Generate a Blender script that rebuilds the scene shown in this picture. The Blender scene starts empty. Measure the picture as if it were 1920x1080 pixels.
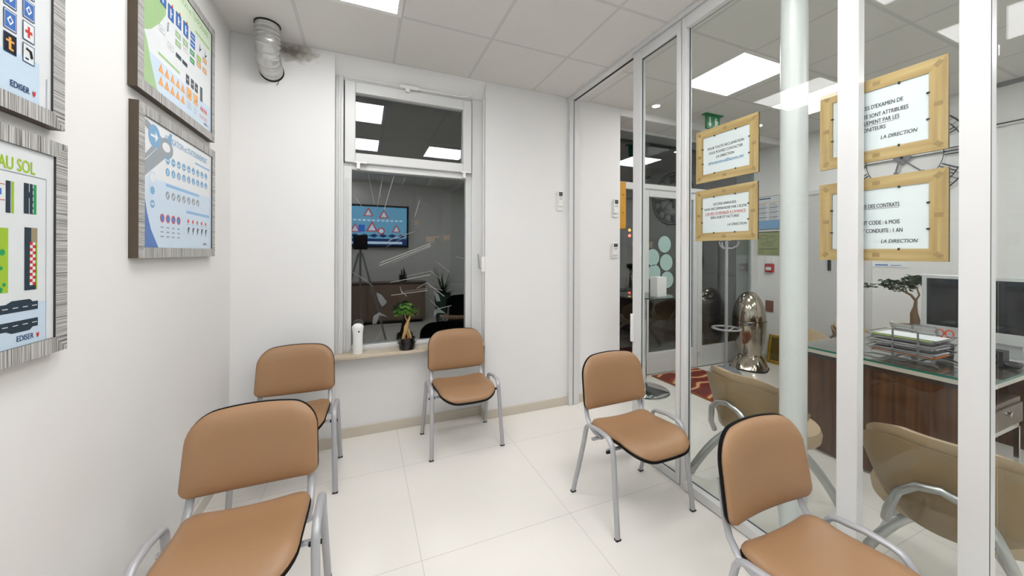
import bpy, math, random
from math import sin, cos, pi, radians
from mathutils import Vector, Matrix
random.seed(7)
scene = bpy.context.scene
COL = scene.collection

# ------------------------------------------------------------------ camera, world, exposure
CAMZ, CEIL = 1.433, 2.905
cam_d = bpy.data.cameras.new('camera')
cam_d.sensor_width = 36.0
cam_d.sensor_fit = 'HORIZONTAL'
cam_d.lens = 671.0 / 1920.0 * 36.0
cam_d.shift_y = -(540.0 - 474.2) / 1920.0
cam_d.clip_start = 0.01
cam = bpy.data.objects.new('camera', cam_d)
COL.objects.link(cam)
cam.location = (0, 0, CAMZ)
cam.rotation_euler = (pi / 2, radians(-0.2), radians(-22.6))
scene.camera = cam

world = bpy.data.worlds.new('night')
scene.world = world
world.use_nodes = True
bg = world.node_tree.nodes['Background']
bg.inputs[0].default_value = (0.35, 0.45, 0.7, 1)
bg.inputs[1].default_value = 0.006

scene.view_settings.view_transform = 'Standard'
scene.view_settings.look = 'None'
scene.view_settings.gamma = 1.0
scene.view_settings.use_curve_mapping = False
scene.view_settings.exposure = 0.0
LAMP = 13.8            # radiance of the ceiling panels


# ------------------------------------------------------------------ materials
def lin(c):
    if isinstance(c, str):
        c = tuple(int(c[i:i + 2], 16) / 255 for i in (0, 2, 4))
        return tuple(x / 12.92 if x <= 0.04045 else ((x + 0.055) / 1.055) ** 2.4 for x in c)
    return c


def nodes(name):
    m = bpy.data.materials.new(name)
    m.use_nodes = True
    nt = m.node_tree
    return m, nt, nt.nodes['Principled BSDF']


def L(nt, a, b):
    nt.links.new(a, b)


def mat(name, col, rough=0.5, metal=0.0, var=0.04, scale=20.0, bump=0.0, spec=0.5, coat=0.0):
    m, nt, p = nodes(name)
    col = lin(col)
    p.inputs['Roughness'].default_value = rough
    p.inputs['Metallic'].default_value = metal
    p.inputs['Specular IOR Level'].default_value = spec
    p.inputs['Coat Weight'].default_value = coat
    tc = nt.nodes.new('ShaderNodeTexCoord')
    nz = nt.nodes.new('ShaderNodeTexNoise')
    nz.inputs['Scale'].default_value = scale
    nz.inputs['Detail'].default_value = 3
    L(nt, tc.outputs['Object'], nz.inputs['Vector'])
    mx = nt.nodes.new('ShaderNodeMix')
    mx.data_type = 'RGBA'
    mx.inputs[6].default_value = tuple(c * (1 - var) for c in col) + (1,)
    mx.inputs[7].default_value = tuple(min(1, c * (1 + var)) for c in col) + (1,)
    L(nt, nz.outputs['Fac'], mx.inputs[0])
    L(nt, mx.outputs[2], p.inputs['Base Color'])
    if bump:
        b = nt.nodes.new('ShaderNodeBump')
        b.inputs['Strength'].default_value = bump
        b.inputs['Distance'].default_value = 0.002
        L(nt, nz.outputs['Fac'], b.inputs['Height'])
        L(nt, b.outputs[0], p.inputs['Normal'])
    return m


def emit(name, col, s):
    m, nt, p = nodes(name)
    col = lin(col)
    p.inputs['Base Color'].default_value = (*col, 1)
    p.inputs['Emission Color'].default_value = (*col, 1)
    p.inputs['Emission Strength'].default_value = s
    return m


def glass(name, tint, ref0=0.04, gain=0.96):
    """clear pane: see-through with the mirror share growing towards grazing angles"""
    m, nt, p = nodes(name)
    nt.nodes.remove(p)
    out = nt.nodes['Material Output']
    tr = nt.nodes.new('ShaderNodeBsdfTransparent')
    tr.inputs[0].default_value = (*tint, 1)
    gl = nt.nodes.new('ShaderNodeBsdfGlossy')
    gl.inputs['Roughness'].default_value = 0.0
    gl.inputs[0].default_value = (1, 1, 1, 1)
    lw = nt.nodes.new('ShaderNodeLayerWeight')
    lw.inputs[0].default_value = 0.5
    pw = nt.nodes.new('ShaderNodeMath'); pw.operation = 'POWER'; pw.inputs[1].default_value = 5.0
    ma = nt.nodes.new('ShaderNodeMath'); ma.operation = 'MULTIPLY_ADD'
    ma.inputs[1].default_value = gain; ma.inputs[2].default_value = ref0
    L(nt, lw.outputs['Facing'], pw.inputs[0])
    L(nt, pw.outputs[0], ma.inputs[0])
    mx = nt.nodes.new('ShaderNodeMixShader')
    L(nt, ma.outputs[0], mx.inputs[0])
    L(nt, tr.outputs[0], mx.inputs[1])
    L(nt, gl.outputs[0], mx.inputs[2])
    L(nt, mx.outputs[0], out.inputs[0])
    return m


def grid_mat(name, base, line, x0, y0, step, half, rough, bump=0.0, spec=0.5, speck=0.02):
    """flat surface with a square grid of joints at world x0+k*step, y0+k*step"""
    m, nt, p = nodes(name)
    p.inputs['Roughness'].default_value = rough
    p.inputs['Specular IOR Level'].default_value = spec
    tc = nt.nodes.new('ShaderNodeTexCoord')
    sx = nt.nodes.new('ShaderNodeSeparateXYZ')
    L(nt, tc.outputs['Object'], sx.inputs[0])

    def mth(op, a, b=None, c=None):
        n = nt.nodes.new('ShaderNodeMath'); n.operation = op
        for i, v in enumerate((a, b, c)):
            if v is None: continue
            if isinstance(v, (int, float)): n.inputs[i].default_value = v
            else: L(nt, v, n.inputs[i])
        return n.outputs[0]
    ds = []
    for k, o in ((0, x0), (1, y0)):
        v = mth('MULTIPLY_ADD', sx.outputs[k], 1 / step, -o / step + 0.5)
        v = mth('FRACT', v)
        v = mth('ABSOLUTE', mth('SUBTRACT', v, 0.5))
        ds.append(mth('MULTIPLY', v, step))
    d = mth('MINIMUM', ds[0], ds[1])
    isl = mth('LESS_THAN', d, half)
    nz = nt.nodes.new('ShaderNodeTexNoise')
    nz.inputs['Scale'].default_value = 6.0
    nz.inputs['Detail'].default_value = 6
    L(nt, tc.outputs['Object'], nz.inputs['Vector'])
    v1 = nt.nodes.new('ShaderNodeMix'); v1.data_type = 'RGBA'
    b = lin(base)
    v1.inputs[6].default_value = tuple(c * (1 - speck) for c in b) + (1,)
    v1.inputs[7].default_value = tuple(min(1, c * (1 + speck)) for c in b) + (1,)
    L(nt, nz.outputs['Fac'], v1.inputs[0])
    v2 = nt.nodes.new('ShaderNodeMix'); v2.data_type = 'RGBA'
    L(nt, isl, v2.inputs[0])
    L(nt, v1.outputs[2], v2.inputs[6])
    v2.inputs[7].default_value = (*lin(line), 1)
    L(nt, v2.outputs[2], p.inputs['Base Color'])
    if bump:
        bp = nt.nodes.new('ShaderNodeBump')
        bp.inputs['Strength'].default_value = bump
        bp.inputs['Distance'].default_value = 0.003
        inv = mth('SUBTRACT', 1.0, isl)
        L(nt, inv, bp.inputs['Height'])
        L(nt, bp.outputs[0], p.inputs['Normal'])
    return m


def streak(name, c1, c2, scale, rough=0.5, lo=0.35, hi=0.65, detail=4, spec=0.5, bump=0.0, metal=0.0):
    """streaky grain: noise stretched by the scale vector"""
    m, nt, p = nodes(name)
    p.inputs['Roughness'].default_value = rough
    p.inputs['Specular IOR Level'].default_value = spec
    p.inputs['Metallic'].default_value = metal
    tc = nt.nodes.new('ShaderNodeTexCoord')
    mp = nt.nodes.new('ShaderNodeMapping')
    mp.inputs['Scale'].default_value = scale
    L(nt, tc.outputs['Object'], mp.inputs[0])
    nz = nt.nodes.new('ShaderNodeTexNoise')
    nz.inputs['Scale'].default_value = 1.0
    nz.inputs['Detail'].default_value = detail
    L(nt, mp.outputs[0], nz.inputs['Vector'])
    r = nt.nodes.new('ShaderNodeValToRGB')
    r.color_ramp.elements[0].position = lo
    r.color_ramp.elements[0].color = (*lin(c1), 1)
    r.color_ramp.elements[1].position = hi
    r.color_ramp.elements[1].color = (*lin(c2), 1)
    L(nt, nz.outputs['Fac'], r.inputs[0])
    L(nt, r.outputs[0], p.inputs['Base Color'])
    if bump:
        b = nt.nodes.new('ShaderNodeBump')
        b.inputs['Strength'].default_value = bump
        b.inputs['Distance'].default_value = 0.002
        L(nt, nz.outputs['Fac'], b.inputs['Height'])
        L(nt, b.outputs[0], p.inputs['Normal'])
    return m


WHITE_WALL = (0.80, 0.79, 0.775)
M = {}
M['wall'] = mat('wall_paint', WHITE_WALL, 0.75, var=0.012, scale=3, spec=0.25)
M['ceiling'] = grid_mat('ceiling_tiles', (0.74, 0.72, 0.69), (0.63, 0.62, 0.60), 0.215, 2.33, 0.6, 0.011, 0.9, 0.25, 0.1)
M['floor'] = grid_mat('floor_tiles', (0.83, 0.795, 0.74), (0.56, 0.54, 0.50), 0.2565, 1.695, 0.8, 0.0013, 0.16, 0.05, 0.5, 0.015)
M['skirting'] = mat('skirting_tile', 'cbc2b2', 0.35, var=0.05, scale=8)
M['skirting_pale'] = mat('skirting_pale', 'd9d4c9', 0.4)
M['sill'] = mat('sill_stone', 'c6b8a2', 0.25, var=0.08, scale=15)
M['white_alu'] = mat('white_aluminium', (0.69, 0.69, 0.68), 0.3, var=0.01)
M['white_pl'] = mat('white_plastic', (0.82, 0.81, 0.79), 0.35, var=0.01)
M['grey_pl'] = mat('grey_plastic', '8d8f90', 0.45)
M['dark_pl'] = mat('dark_plastic', '17171a', 0.4)
M['rubber'] = mat('black_rubber', '0f0f10', 0.6)
M['gasket'] = mat('gasket', '3d4644', 0.5)
M['glass'] = glass('partition_glass', (0.955, 0.975, 0.965), .018, .45)
M['pane'] = glass('window_glass', (0.86, 0.90, 0.90), .095, .88)
M['glass_edge'] = mat('glass_edge', '0f6f5c', 0.1, var=0.1)
M['glass_edge_pale'] = mat('glass_edge_pale', 'a9c0bb', 0.1, var=0.1)
M['vinyl'] = mat('tan_vinyl', (0.335, 0.188, 0.094), 0.42, var=0.03, scale=60, bump=0.05)
M['shell'] = mat('black_shell', '0b0a0a', 0.6, spec=0.15)
M['frame_paint'] = mat('silver_paint', 'b2b2b5', 0.36, 0.25, var=0.03)
M['tub'] = mat('beige_vinyl', (0.28, 0.19, 0.10), 0.5, var=0.03, scale=50)
M['tub_in'] = mat('beige_vinyl_cushion', (0.44, 0.325, 0.205), 0.5, var=0.03, scale=50)
M['chrome'] = mat('chrome', 'd9d9da', 0.07, 1.0, var=0.01)
M['satin'] = mat('satin_steel', 'b4b5b6', 0.28, 1.0, var=0.02)
M['steel_wire'] = mat('steel_wire', '8c8d8f', 0.3, 0.8)
M['foil'] = mat('duct_foil', 'c9c9c7', 0.28, 0.75, var=0.15, scale=70, bump=0.9)
M['wire'] = mat('black_wire', '151515', 0.5)
M['rib_h'] = streak('silver_rib_across', '55524e', 'c4c3c0', (400, 4, 3), 0.45, 0.40, 0.54, 2.5, bump=0.6)
M['rib_v'] = streak('silver_rib_upright', '55524e', 'c4c3c0', (3, 4, 400), 0.45, 0.40, 0.54, 2.5, bump=0.6)
M['frame_side'] = mat('frame_side_brown', '4f4334', 0.5, var=0.15)
M['lip'] = mat('frame_lip', '2e2a26', 0.5)
M['pine_h'] = streak('pine_grain_across', 'b08f58', 'cdae78', (3, 20, 60), 0.5, 0.3, 0.7)
M['pine_v'] = streak('pine_grain_upright', 'b08f58', 'cdae78', (60, 20, 3), 0.5, 0.3, 0.7)
M['tape'] = mat('adhesive_pad', 'a8895a', 0.5, var=0.15, scale=120)
M['paper'] = mat('paper', (0.80, 0.82, 0.84), 0.6, var=0.01)
M['ink'] = mat('black_ink', '2c2c30', 0.6)
M['ink_blue'] = mat('blue_ink', '4f8fc0', 0.6)
M['ink_red'] = mat('red_ink', 'c9473f', 0.6)
M['walnut'] = streak('walnut_upright', '3a2317', '63412b', (40, 40, 1.2), 0.10, 0.3, 0.7, 5)
M['walnut_top'] = streak('walnut_top', '4b3a30', '6d584a', (30, 2, 30), 0.3, 0.3, 0.7, 5)
M['desk_band'] = mat('desk_band', 'c8c2b8', 0.3)
M['desk_dark'] = mat('desk_dark', '2a211c', 0.4)
M['screen'] = mat('screen_black', '12181f', 0.06, spec=0.6)
M['alu'] = mat('aluminium', 'd5d6d6', 0.35, 0.3)
M['leaf'] = mat('leaf', '4a7a22', 0.4, var=0.4, scale=40)
M['leaf_dark'] = mat('leaf_dark', '25401f', 0.4, var=0.3, scale=40)
M['bark'] = mat('bark', 'b3915e', 0.6, var=0.25, scale=50, bump=0.4)
M['bark_dark'] = mat('bark_dark', '6d5238', 0.7, var=0.25, scale=50, bump=0.4)
M['soil'] = mat('soil', '5a2c16', 0.9, var=0.4, scale=150, bump=0.8)
M['pot_black'] = mat('black_pot', '0d0b0b', 0.12, spec=0.6)
M['pot_white'] = mat('white_pot', 'd9d8d4', 0.2)
M['rocket'] = mat('polished_bronze_steel', 'b6ac9d', 0.12, 1.0, var=0.03)
M['red'] = mat('signal_red', 'b02a2a', 0.4)
M['green'] = mat('exit_green', '0f7a46', 0.4)
M['orange'] = mat('orange_plastic', 'e8561c', 0.35)
M['orange_card'] = mat('orange_card', 'dd7a28', 0.6)
M['green_card'] = mat('green_card', 'a9c95a', 0.6)
M['grey_paper'] = mat('grey_paper', 'a9a7ab', 0.6, var=0.1)
M['gold'] = mat('gold_frame', 'c9a227', 0.25, 0.7, var=0.2)
M['mint'] = mat('mint_sticker', 'a9c4be', 0.5, var=0.03)
M['yellow_wood'] = mat('yellow_wood', 'd39a2c', 0.5, var=0.1)
M['lamp'] = emit('lamp_panel', (1.0, 0.99, 0.995), LAMP)
M['spot'] = emit('spot_lamp', (1.0, 0.96, 0.9), 25.0)


def spread(name, cols, scale=8.0):
    """patterned cloth: swirls of the given colours"""
    m, nt, p = nodes(name)
    p.inputs['Roughness'].default_value = 0.95
    tc = nt.nodes.new('ShaderNodeTexCoord')
    wv = nt.nodes.new('ShaderNodeTexWave')
    wv.wave_type = 'RINGS'
    wv.inputs['Scale'].default_value = scale
    wv.inputs['Distortion'].default_value = 9.0
    wv.inputs['Detail'].default_value = 1.0
    wv.inputs['Detail Scale'].default_value = 1.2
    L(nt, tc.outputs['Object'], wv.inputs['Vector'])
    r = nt.nodes.new('ShaderNodeValToRGB')
    r.color_ramp.interpolation = 'CONSTANT'
    els = r.color_ramp.elements
    while len(els) < len(cols): els.new(0.5)
    for i, (pos, c) in enumerate(cols):
        els[i].position = pos
        els[i].color = (*lin(c), 1)
    L(nt, wv.outputs['Color'], r.inputs[0])
    L(nt, r.outputs[0], p.inputs['Base Color'])
    return m


M['rug'] = spread('rug_pattern', [(0, '6e1d14'), (0.55, '8a2a1a'), (0.88, 'c08a5a'), (0.96, 'd3b48c')], 1.5)
M['rug_edge'] = mat('rug_edge', '8a4a1e', 0.95, var=0.2, scale=60)

# the back wall carries a dark mould stain beside the duct
def stained(base):
    m = base.copy(); m.name = 'wall_paint_stained'
    nt = m.node_tree
    p = nt.nodes['Principled BSDF']
    src = p.inputs['Base Color'].links[0].from_socket
    tc = nt.nodes.new('ShaderNodeTexCoord')
    mp = nt.nodes.new('ShaderNodeMapping')
    mp.vector_type = 'POINT'
    mp.inputs['Location'].default_value = (0.47 * 6, 0, -2.85 * 14)
    mp.inputs['Scale'].default_value = (6, 0, 14)
    L(nt, tc.outputs['Object'], mp.inputs[0])
    ln = nt.nodes.new('ShaderNodeVectorMath'); ln.operation = 'LENGTH'
    L(nt, mp.outputs[0], ln.inputs[0])
    nz = nt.nodes.new('ShaderNodeTexNoise'); nz.inputs['Scale'].default_value = 25; nz.inputs['Detail'].default_value = 5
    L(nt, tc.outputs['Object'], nz.inputs['Vector'])
    ad = nt.nodes.new('ShaderNodeMath'); ad.operation = 'ADD'
    L(nt, ln.outputs['Value'], ad.inputs[0]); L(nt, nz.outputs['Fac'], ad.inputs[1])
    r = nt.nodes.new('ShaderNodeValToRGB')
    r.color_ramp.elements[0].position = 0.45; r.color_ramp.elements[0].color = (0.26, 0.23, 0.20, 1)
    r.color_ramp.elements[1].position = 1.35; r.color_ramp.elements[1].color = (1, 1, 1, 1)
    e = r.color_ramp.elements.new(0.85); e.color = (0.72, 0.70, 0.67, 1)
    sc = nt.nodes.new('ShaderNodeMath'); sc.operation = 'MULTIPLY'; sc.inputs[1].default_value = 0.62
    L(nt, ad.outputs[0], sc.inputs[0]); L(nt, sc.outputs[0], r.inputs[0])
    mx = nt.nodes.new('ShaderNodeMix'); mx.data_type = 'RGBA'; mx.blend_type = 'MULTIPLY'
    mx.inputs[0].default_value = 1.0
    L(nt, src, mx.inputs[6]); L(nt, r.outputs[0], mx.inputs[7])
    L(nt, mx.outputs[2], p.inputs['Base Color'])
    return m


M['wall_stained'] = stained(M['wall'])


# ------------------------------------------------------------------ mesh building
class MB:
    def __init__(s):
        s.v, s.f, s.m, s.s = [], [], [], []

    def add(s, vs, fs, mi=0, smooth=False, T=None):
        o = len(s.v)
        for p in vs:
            p = Vector(p)
            if T is not None: p = T @ p
            s.v.append(tuple(p))
        for f in fs:
            s.f.append(tuple(o + i for i in f)); s.m.append(mi); s.s.append(smooth)
        return s

    def box(s, x0, x1, y0, y1, z0, z1, mi=0, T=None):
        vs = [(x, y, z) for z in (z0, z1) for y in (y0, y1) for x in (x0, x1)]
        return s.add(vs, [(0, 2, 3, 1), (4, 5, 7, 6), (0, 1, 5, 4), (2, 6, 7, 3), (1, 3, 7, 5), (0, 4, 6, 2)], mi, False, T)

    def poly(s, pts, y, mi=0):
        """flat face in the x-z plane facing -y"""
        a = sum(pts[i][0] * pts[(i + 1) % len(pts)][1] - pts[(i + 1) % len(pts)][0] * pts[i][1] for i in range(len(pts)))
        pts = pts if a > 0 else pts[::-1]
        return s.add([(x, y, z) for x, z in pts], [tuple(range(len(pts)))], mi)

    def rect(s, x0, z0, x1, z1, y, mi=0):
        return s.poly([(x0, z0), (x1, z0), (x1, z1), (x0, z1)], y, mi)

    def disc(s, x, z, r, y, mi=0, n=20):
        return s.poly([(x + r * cos(2 * pi * i / n), z + r * sin(2 * pi * i / n)) for i in range(n)], y, mi)

    def prism(s, pts, axis, d0, d1, mi=0, smooth=False):
        """extrude a 2-D outline; axis 'x': pts are (y,z); 'y': (x,z); 'z': (x,y)"""
        def mk(p, d):
            return {'x': (d, p[0], p[1]), 'y': (p[0], d, p[1]), 'z': (p[0], p[1], d)}[axis]
        n = len(pts)
        vs = [mk(p, d0) for p in pts] + [mk(p, d1) for p in pts]
        a = sum(pts[i][0] * pts[(i + 1) % n][1] - pts[(i + 1) % n][0] * pts[i][1] for i in range(n))
        flip = (a < 0) ^ (axis == 'y') ^ (d1 < d0)
        o = len(s.v)
        side = [(i, (i + 1) % n, n + (i + 1) % n, n + i) for i in range(n)]
        caps = [tuple(range(n))[::-1], tuple(range(n, 2 * n))]
        if flip:
            side = [f[::-1] for f in side]; caps = [f[::-1] for f in caps]
        s.add(vs, side, mi, smooth)
        s.f += [tuple(o + i for i in f) for f in caps]; s.m += [mi] * 2; s.s += [False] * 2
        return s

    def tube(s, path, r, r2=None, side=None, n=10, mi=0, closed=False, taper=None):
        """sweep; r along 'side', r2 across it"""
        P = [Vector(p) for p in path]
        k = len(P)
        r2 = r if r2 is None else r2
        rings = []
        up = None
        for i, p in enumerate(P):
            if closed:
                t = P[(i + 1) % k] - P[i - 1]
            else:
                t = P[min(i + 1, k - 1)] - P[max(i - 1, 0)]
            t.normalize()
            if side is not None:
                a = Vector(side); a = (a - t * a.dot(t)).normalized()
            else:
                if up is None:
                    up = Vector((0, 0, 1)) if abs(t.z) < 0.9 else Vector((1, 0, 0))
                a = up - t * up.dot(t)
                a.normalize(); up = a
            b = t.cross(a)
            q = taper[i] if taper else 1.0
            rings.append([p + a * (r * q * cos(2 * pi * j / n)) + b * (r2 * q * sin(2 * pi * j / n)) for j in range(n)])
        o = len(s.v)
        vs = [v for R in rings for v in R]
        fs = []
        for i in range(k if closed else k - 1):
            i2 = (i + 1) % k
            for j in range(n):
                j2 = (j + 1) % n
                fs.append((i * n + j, i * n + j2, i2 * n + j2, i2 * n + j))
        s.add(vs, fs, mi, True)
        if not closed:
            s.f += [tuple(o + j for j in range(n))[::-1], tuple(o + (k - 1) * n + j for j in range(n))]
            s.m += [mi] * 2; s.s += [False] * 2
        return s

    def lathe(s, prof, c=(0, 0, 0), n=32, mi=0, sx=1.0, sy=1.0, a0=0.0, a1=2 * pi, smooth=True):
        full = abs(a1 - a0 - 2 * pi) < 1e-6
        m = n if full else n + 1
        vs = []
        for r, z in prof:
            for j in range(m):
                a = a0 + (a1 - a0) * j / n
                vs.append((c[0] + sx * r * cos(a), c[1] + sy * r * sin(a), c[2] + z))
        fs = []
        for i in range(len(prof) - 1):
            for j in range(n):
                j2 = (j + 1) % m
                fs.append((i * m + j, i * m + j2, (i + 1) * m + j2, (i + 1) * m + j))
        return s.add(vs, fs, mi, smooth)

    def text(s, body, x, z, size, y, mi=0, ax='CENTER', shear=0.0, bold=0.0, xs=1.0, fit=0.0):
        cu = bpy.data.curves.new('txt', 'FONT')
        cu.body = body; cu.size = size; cu.align_x = ax; cu.align_y = 'CENTER'
        cu.shear = shear; cu.resolution_u = 3
        ob = bpy.data.objects.new('txt', cu)
        COL.objects.link(ob)
        dg = bpy.context.evaluated_depsgraph_get()
        dg.update()
        me = bpy.data.meshes.new_from_object(ob.evaluated_get(dg))
        if fit:
            lo = min(v.co.x for v in me.vertices); hi = max(v.co.x for v in me.vertices)
            xs = fit / (hi - lo)
        vs = [(x + v.co.x * xs, y, z + v.co.y) for v in me.vertices]
        fs = []
        for p in me.polygons:
            f = tuple(p.vertices)
            fs.append(f)
        s.add(vs, fs, mi)
        if bold:
            s.add([(p[0] + bold * size, p[1] - .00003, p[2]) for p in vs], fs, mi)
            s.add([(p[0] + bold * size * .5, p[1] - .00006, p[2] + bold * size * .5) for p in vs], fs, mi)
        bpy.data.objects.remove(ob); bpy.data.curves.remove(cu); bpy.data.meshes.remove(me)
        return s

    def build(s, name, mats, parent=None, bevel=0.0, seg=2, subsurf=0):
        me = bpy.data.meshes.new(name)
        me.from_pydata(s.v, [], s.f)
        for m in (mats if isinstance(mats, (list, tuple)) else [mats]):
            me.materials.append(M[m] if isinstance(m, str) else m)
        me.polygons.foreach_set('material_index', s.m)
        me.polygons.foreach_set('use_smooth', s.s)
        me.update()
        me.set_sharp_from_angle(angle=radians(42))
        o = bpy.data.objects.new(name, me)
        COL.objects.link(o)
        if parent is not None: o.parent = parent
        if bevel:
            b = o.modifiers.new('edge', 'BEVEL'); b.width = bevel; b.segments = seg
            b.limit_method = 'ANGLE'; b.angle_limit = radians(40)
        if subsurf:
            q = o.modifiers.new('round', 'SUBSURF'); q.levels = subsurf; q.render_levels = subsurf
        return o


def thing(name, label, cat, loc=(0, 0, 0), rz=0.0, group=None):
    o = bpy.data.objects.new(name, None)
    o.empty_display_size = 0.05
    COL.objects.link(o)
    o.location = loc; o.rotation_euler = (0, 0, rz)
    o['label'] = label; o['category'] = cat
    if group: o['group'] = group
    return o


def tag(o, label, cat, group=None, loc=None, rz=0.0):
    o['label'] = label; o['category'] = cat
    if group: o['group'] = group
    if loc is not None: o.location = loc
    if rz: o.rotation_euler = (0, 0, rz)
    return o


def struct(o):
    o['kind'] = 'structure'
    return o


def copy_tree(o, parent=None):
    c = o.copy()
    COL.objects.link(c)
    if parent is not None: c.parent = parent
    for ch in list(o.children): copy_tree(ch, c)
    return c


def rpoly(corners, rad, n=6):
    """outline with each corner rounded by its own radius (counter-clockwise corners)"""
    out = []
    k = len(corners)
    for i in range(k):
        p = Vector(corners[i]); a = Vector(corners[i - 1]); b = Vector(corners[(i + 1) % k])
        da = (a - p).normalized(); db = (b - p).normalized()
        ang = da.angle(db)
        d = rad[i] / math.tan(ang / 2)
        c = p + (da + db).normalized() * (rad[i] / sin(ang / 2))
        s0 = p + da * d - c; s1 = p + db * d - c
        a0 = math.atan2(s0.y, s0.x); a1 = math.atan2(s1.y, s1.x)
        while a1 < a0: a1 += 2 * pi
        if a1 - a0 > pi: a0, a1 = a1 - 2 * pi, a0
        for j in range(n + 1):
            t = a0 + (a1 - a0) * j / n
            out.append((c.x + rad[i] * cos(t), c.y + rad[i] * sin(t)))
    return out


def dense(pts, step):
    out = []
    n = len(pts)
    for i in range(n):
        a, b = pts[i], pts[(i + 1) % n]
        d = math.hypot(b[0] - a[0], b[1] - a[1])
        k = max(1, int(d / step))
        out += [(a[0] + (b[0] - a[0]) * j / k, a[1] + (b[1] - a[1]) * j / k) for j in range(k)]
    return out


def pad(mb, outline, levels, warp, mi=0, core=(0.75, 0.5, 0.25)):
    """closed cushion: rings of the outline at (inset, height), warped; domed caps"""
    cx = sum(p[0] for p in outline) / len(outline); cy = sum(p[1] for p in outline) / len(outline)
    hw = max(abs(p[0] - cx) for p in outline); hh = max(abs(p[1] - cy) for p in outline)
    n = len(outline)
    rings = []

    def ring(f, g, z):
        rings.append([warp(cx + (p[0] - cx) * f, cy + (p[1] - cy) * g, z) for p in outline])
    i0, z0 = levels[0]
    for c in core[::-1]: ring(c, c, z0)
    for ins, z in levels: ring(1 - ins / hw, 1 - ins / hh, z)
    i1, z1 = levels[-1]
    for c in core: ring(c * (1 - i1 / hw), c * (1 - i1 / hh), z1)
    vs = [v for R in rings for v in R]
    fs = []
    for i in range(len(rings) - 1):
        for j in range(n):
            j2 = (j + 1) % n
            fs.append((i * n + j, i * n + j2, (i + 1) * n + j2, (i + 1) * n + j))
    k = len(rings)
    vs.append(warp(cx, cy, z0)); vs.append(warp(cx, cy, z1))
    for j in range(n):
        j2 = (j + 1) % n
        fs.append((j2, j, k * n)); fs.append(((k - 1) * n + j, (k - 1) * n + j2, k * n + 1))
    mb.add(vs, fs, mi, True)


def arc(cx, cy, r, a0, a1, n):
    return [(cx + r * cos(radians(a0 + (a1 - a0) * i / n)), cy + r * sin(radians(a0 + (a1 - a0) * i / n))) for i in range(n + 1)]


# ------------------------------------------------------------------ room shell
XL, XR, YB, YF = -0.82, 5.05, 2.93, -1.9
GX = 1.83                       # plane of the partition glass
NL, NR = -0.195, 0.97           # window niche
FY = 3.28                       # entrance facade plane
WE = 2.404                      # end of the back wall at the entrance recess

struct(MB().box(XL - .1, XR + .1, YF - .1, FY + .3, -0.08, 0).build('floor', 'floor'))
struct(MB().box(XL - .1, XR + .1, YF - .1, YB + 0.02, CEIL, CEIL + .06)
       .box(WE, XR + .1, YB + 0.02, FY + .3, 2.86, CEIL + .06).build('ceiling', 'ceiling'))
struct(MB().box(XL - .1, XL, YF - .1, YB + .3, 0, CEIL).build('wall_left', 'wall'))
b = MB()
b.box(XL, NL, YB, 3.14, 0, CEIL)
b.box(NR, WE, YB, FY + .1, 0, CEIL)
b.box(NL, NR, 3.045, 3.14, 0, 0.645)
b.prism([(YB, CEIL), (YB, CEIL - .005), (3.035, 2.775), (3.14, 2.775), (3.14, CEIL)], 'x', NL, NR)
struct(b.build('wall_back', 'wall_stained'))
b = MB()
b.box(XR, XR + .1, YF - .1, FY + .3, 0, CEIL)
struct(b.build('wall_right', 'wall'))
struct(MB().box(XL, XR, YF - .1, YF, 0, CEIL).build('wall_front', 'wall'))
# skirting tiles
b = MB().box(XL + .012, NL, YB - .012, YB, 0, .075).box(NR, 1.79, YB - .012, YB, 0, .075)
b.box(NL, NR, 3.033, 3.045, 0, .075).box(1.91, WE, YB - .012, YB, 0, .075)
b.box(NL, NL + .012, YB, 3.033, 0, .075).box(NR - .012, NR, YB, 3.033, 0, .075)
struct(b.build('baseboard_back', 'skirting', bevel=.002))
struct(MB().box(XL, XL + .012, YF, YB, 0, .075).build('baseboard_left', 'skirting_pale', bevel=.002))
struct(MB().box(XR - .012, XR, YF, FY, 0, .075).build('baseboard_right', 'skirting', bevel=.002))
struct(MB().box(WE, XR, YB - .004, YB + .02, 2.83, CEIL).build('trim_1', 'wall'))
# dark shadow gap and cable trunking along the top of the office wall
struct(MB().box(XR - .03, XR, YF, 1.28, 2.53, 2.575).box(XR - .034, XR - .03, YF, 1.28, 2.545, 2.556, 1).build('trim_2', ['white_alu', 'dark_pl'], bevel=.002))
struct(MB().box(XR - .02, XR, YF, 1.28, 2.87, 2.905).build('trim_3', 'grey_pl'))
# recessed doorway in the office wall
dj = thing('door_1', 'white flush door in the far office wall', 'door'); del dj['category']; del dj['label']; struct(dj)
MB().box(XR - .025, XR - .001, 2.06, 2.11, 0, 2.15).box(XR - .025, XR - .001, 2.66, 2.71, 0, 2.15).box(XR - .025, XR - .001, 2.06, 2.71, 2.15, 2.2).build('door_frame', 'white_alu', dj, .003)
MB().box(XR - .012, XR - .001, 2.11, 2.66, 0, 2.15).build('door_leaf', mat('door_grey_paint', (0.62, 0.61, 0.60), 0.4), dj)
MB().box(XR - .05, XR - .012, 2.42, 2.44, 1.24, 1.40).build('door_handle', 'dark_pl', dj, .004)

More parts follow.
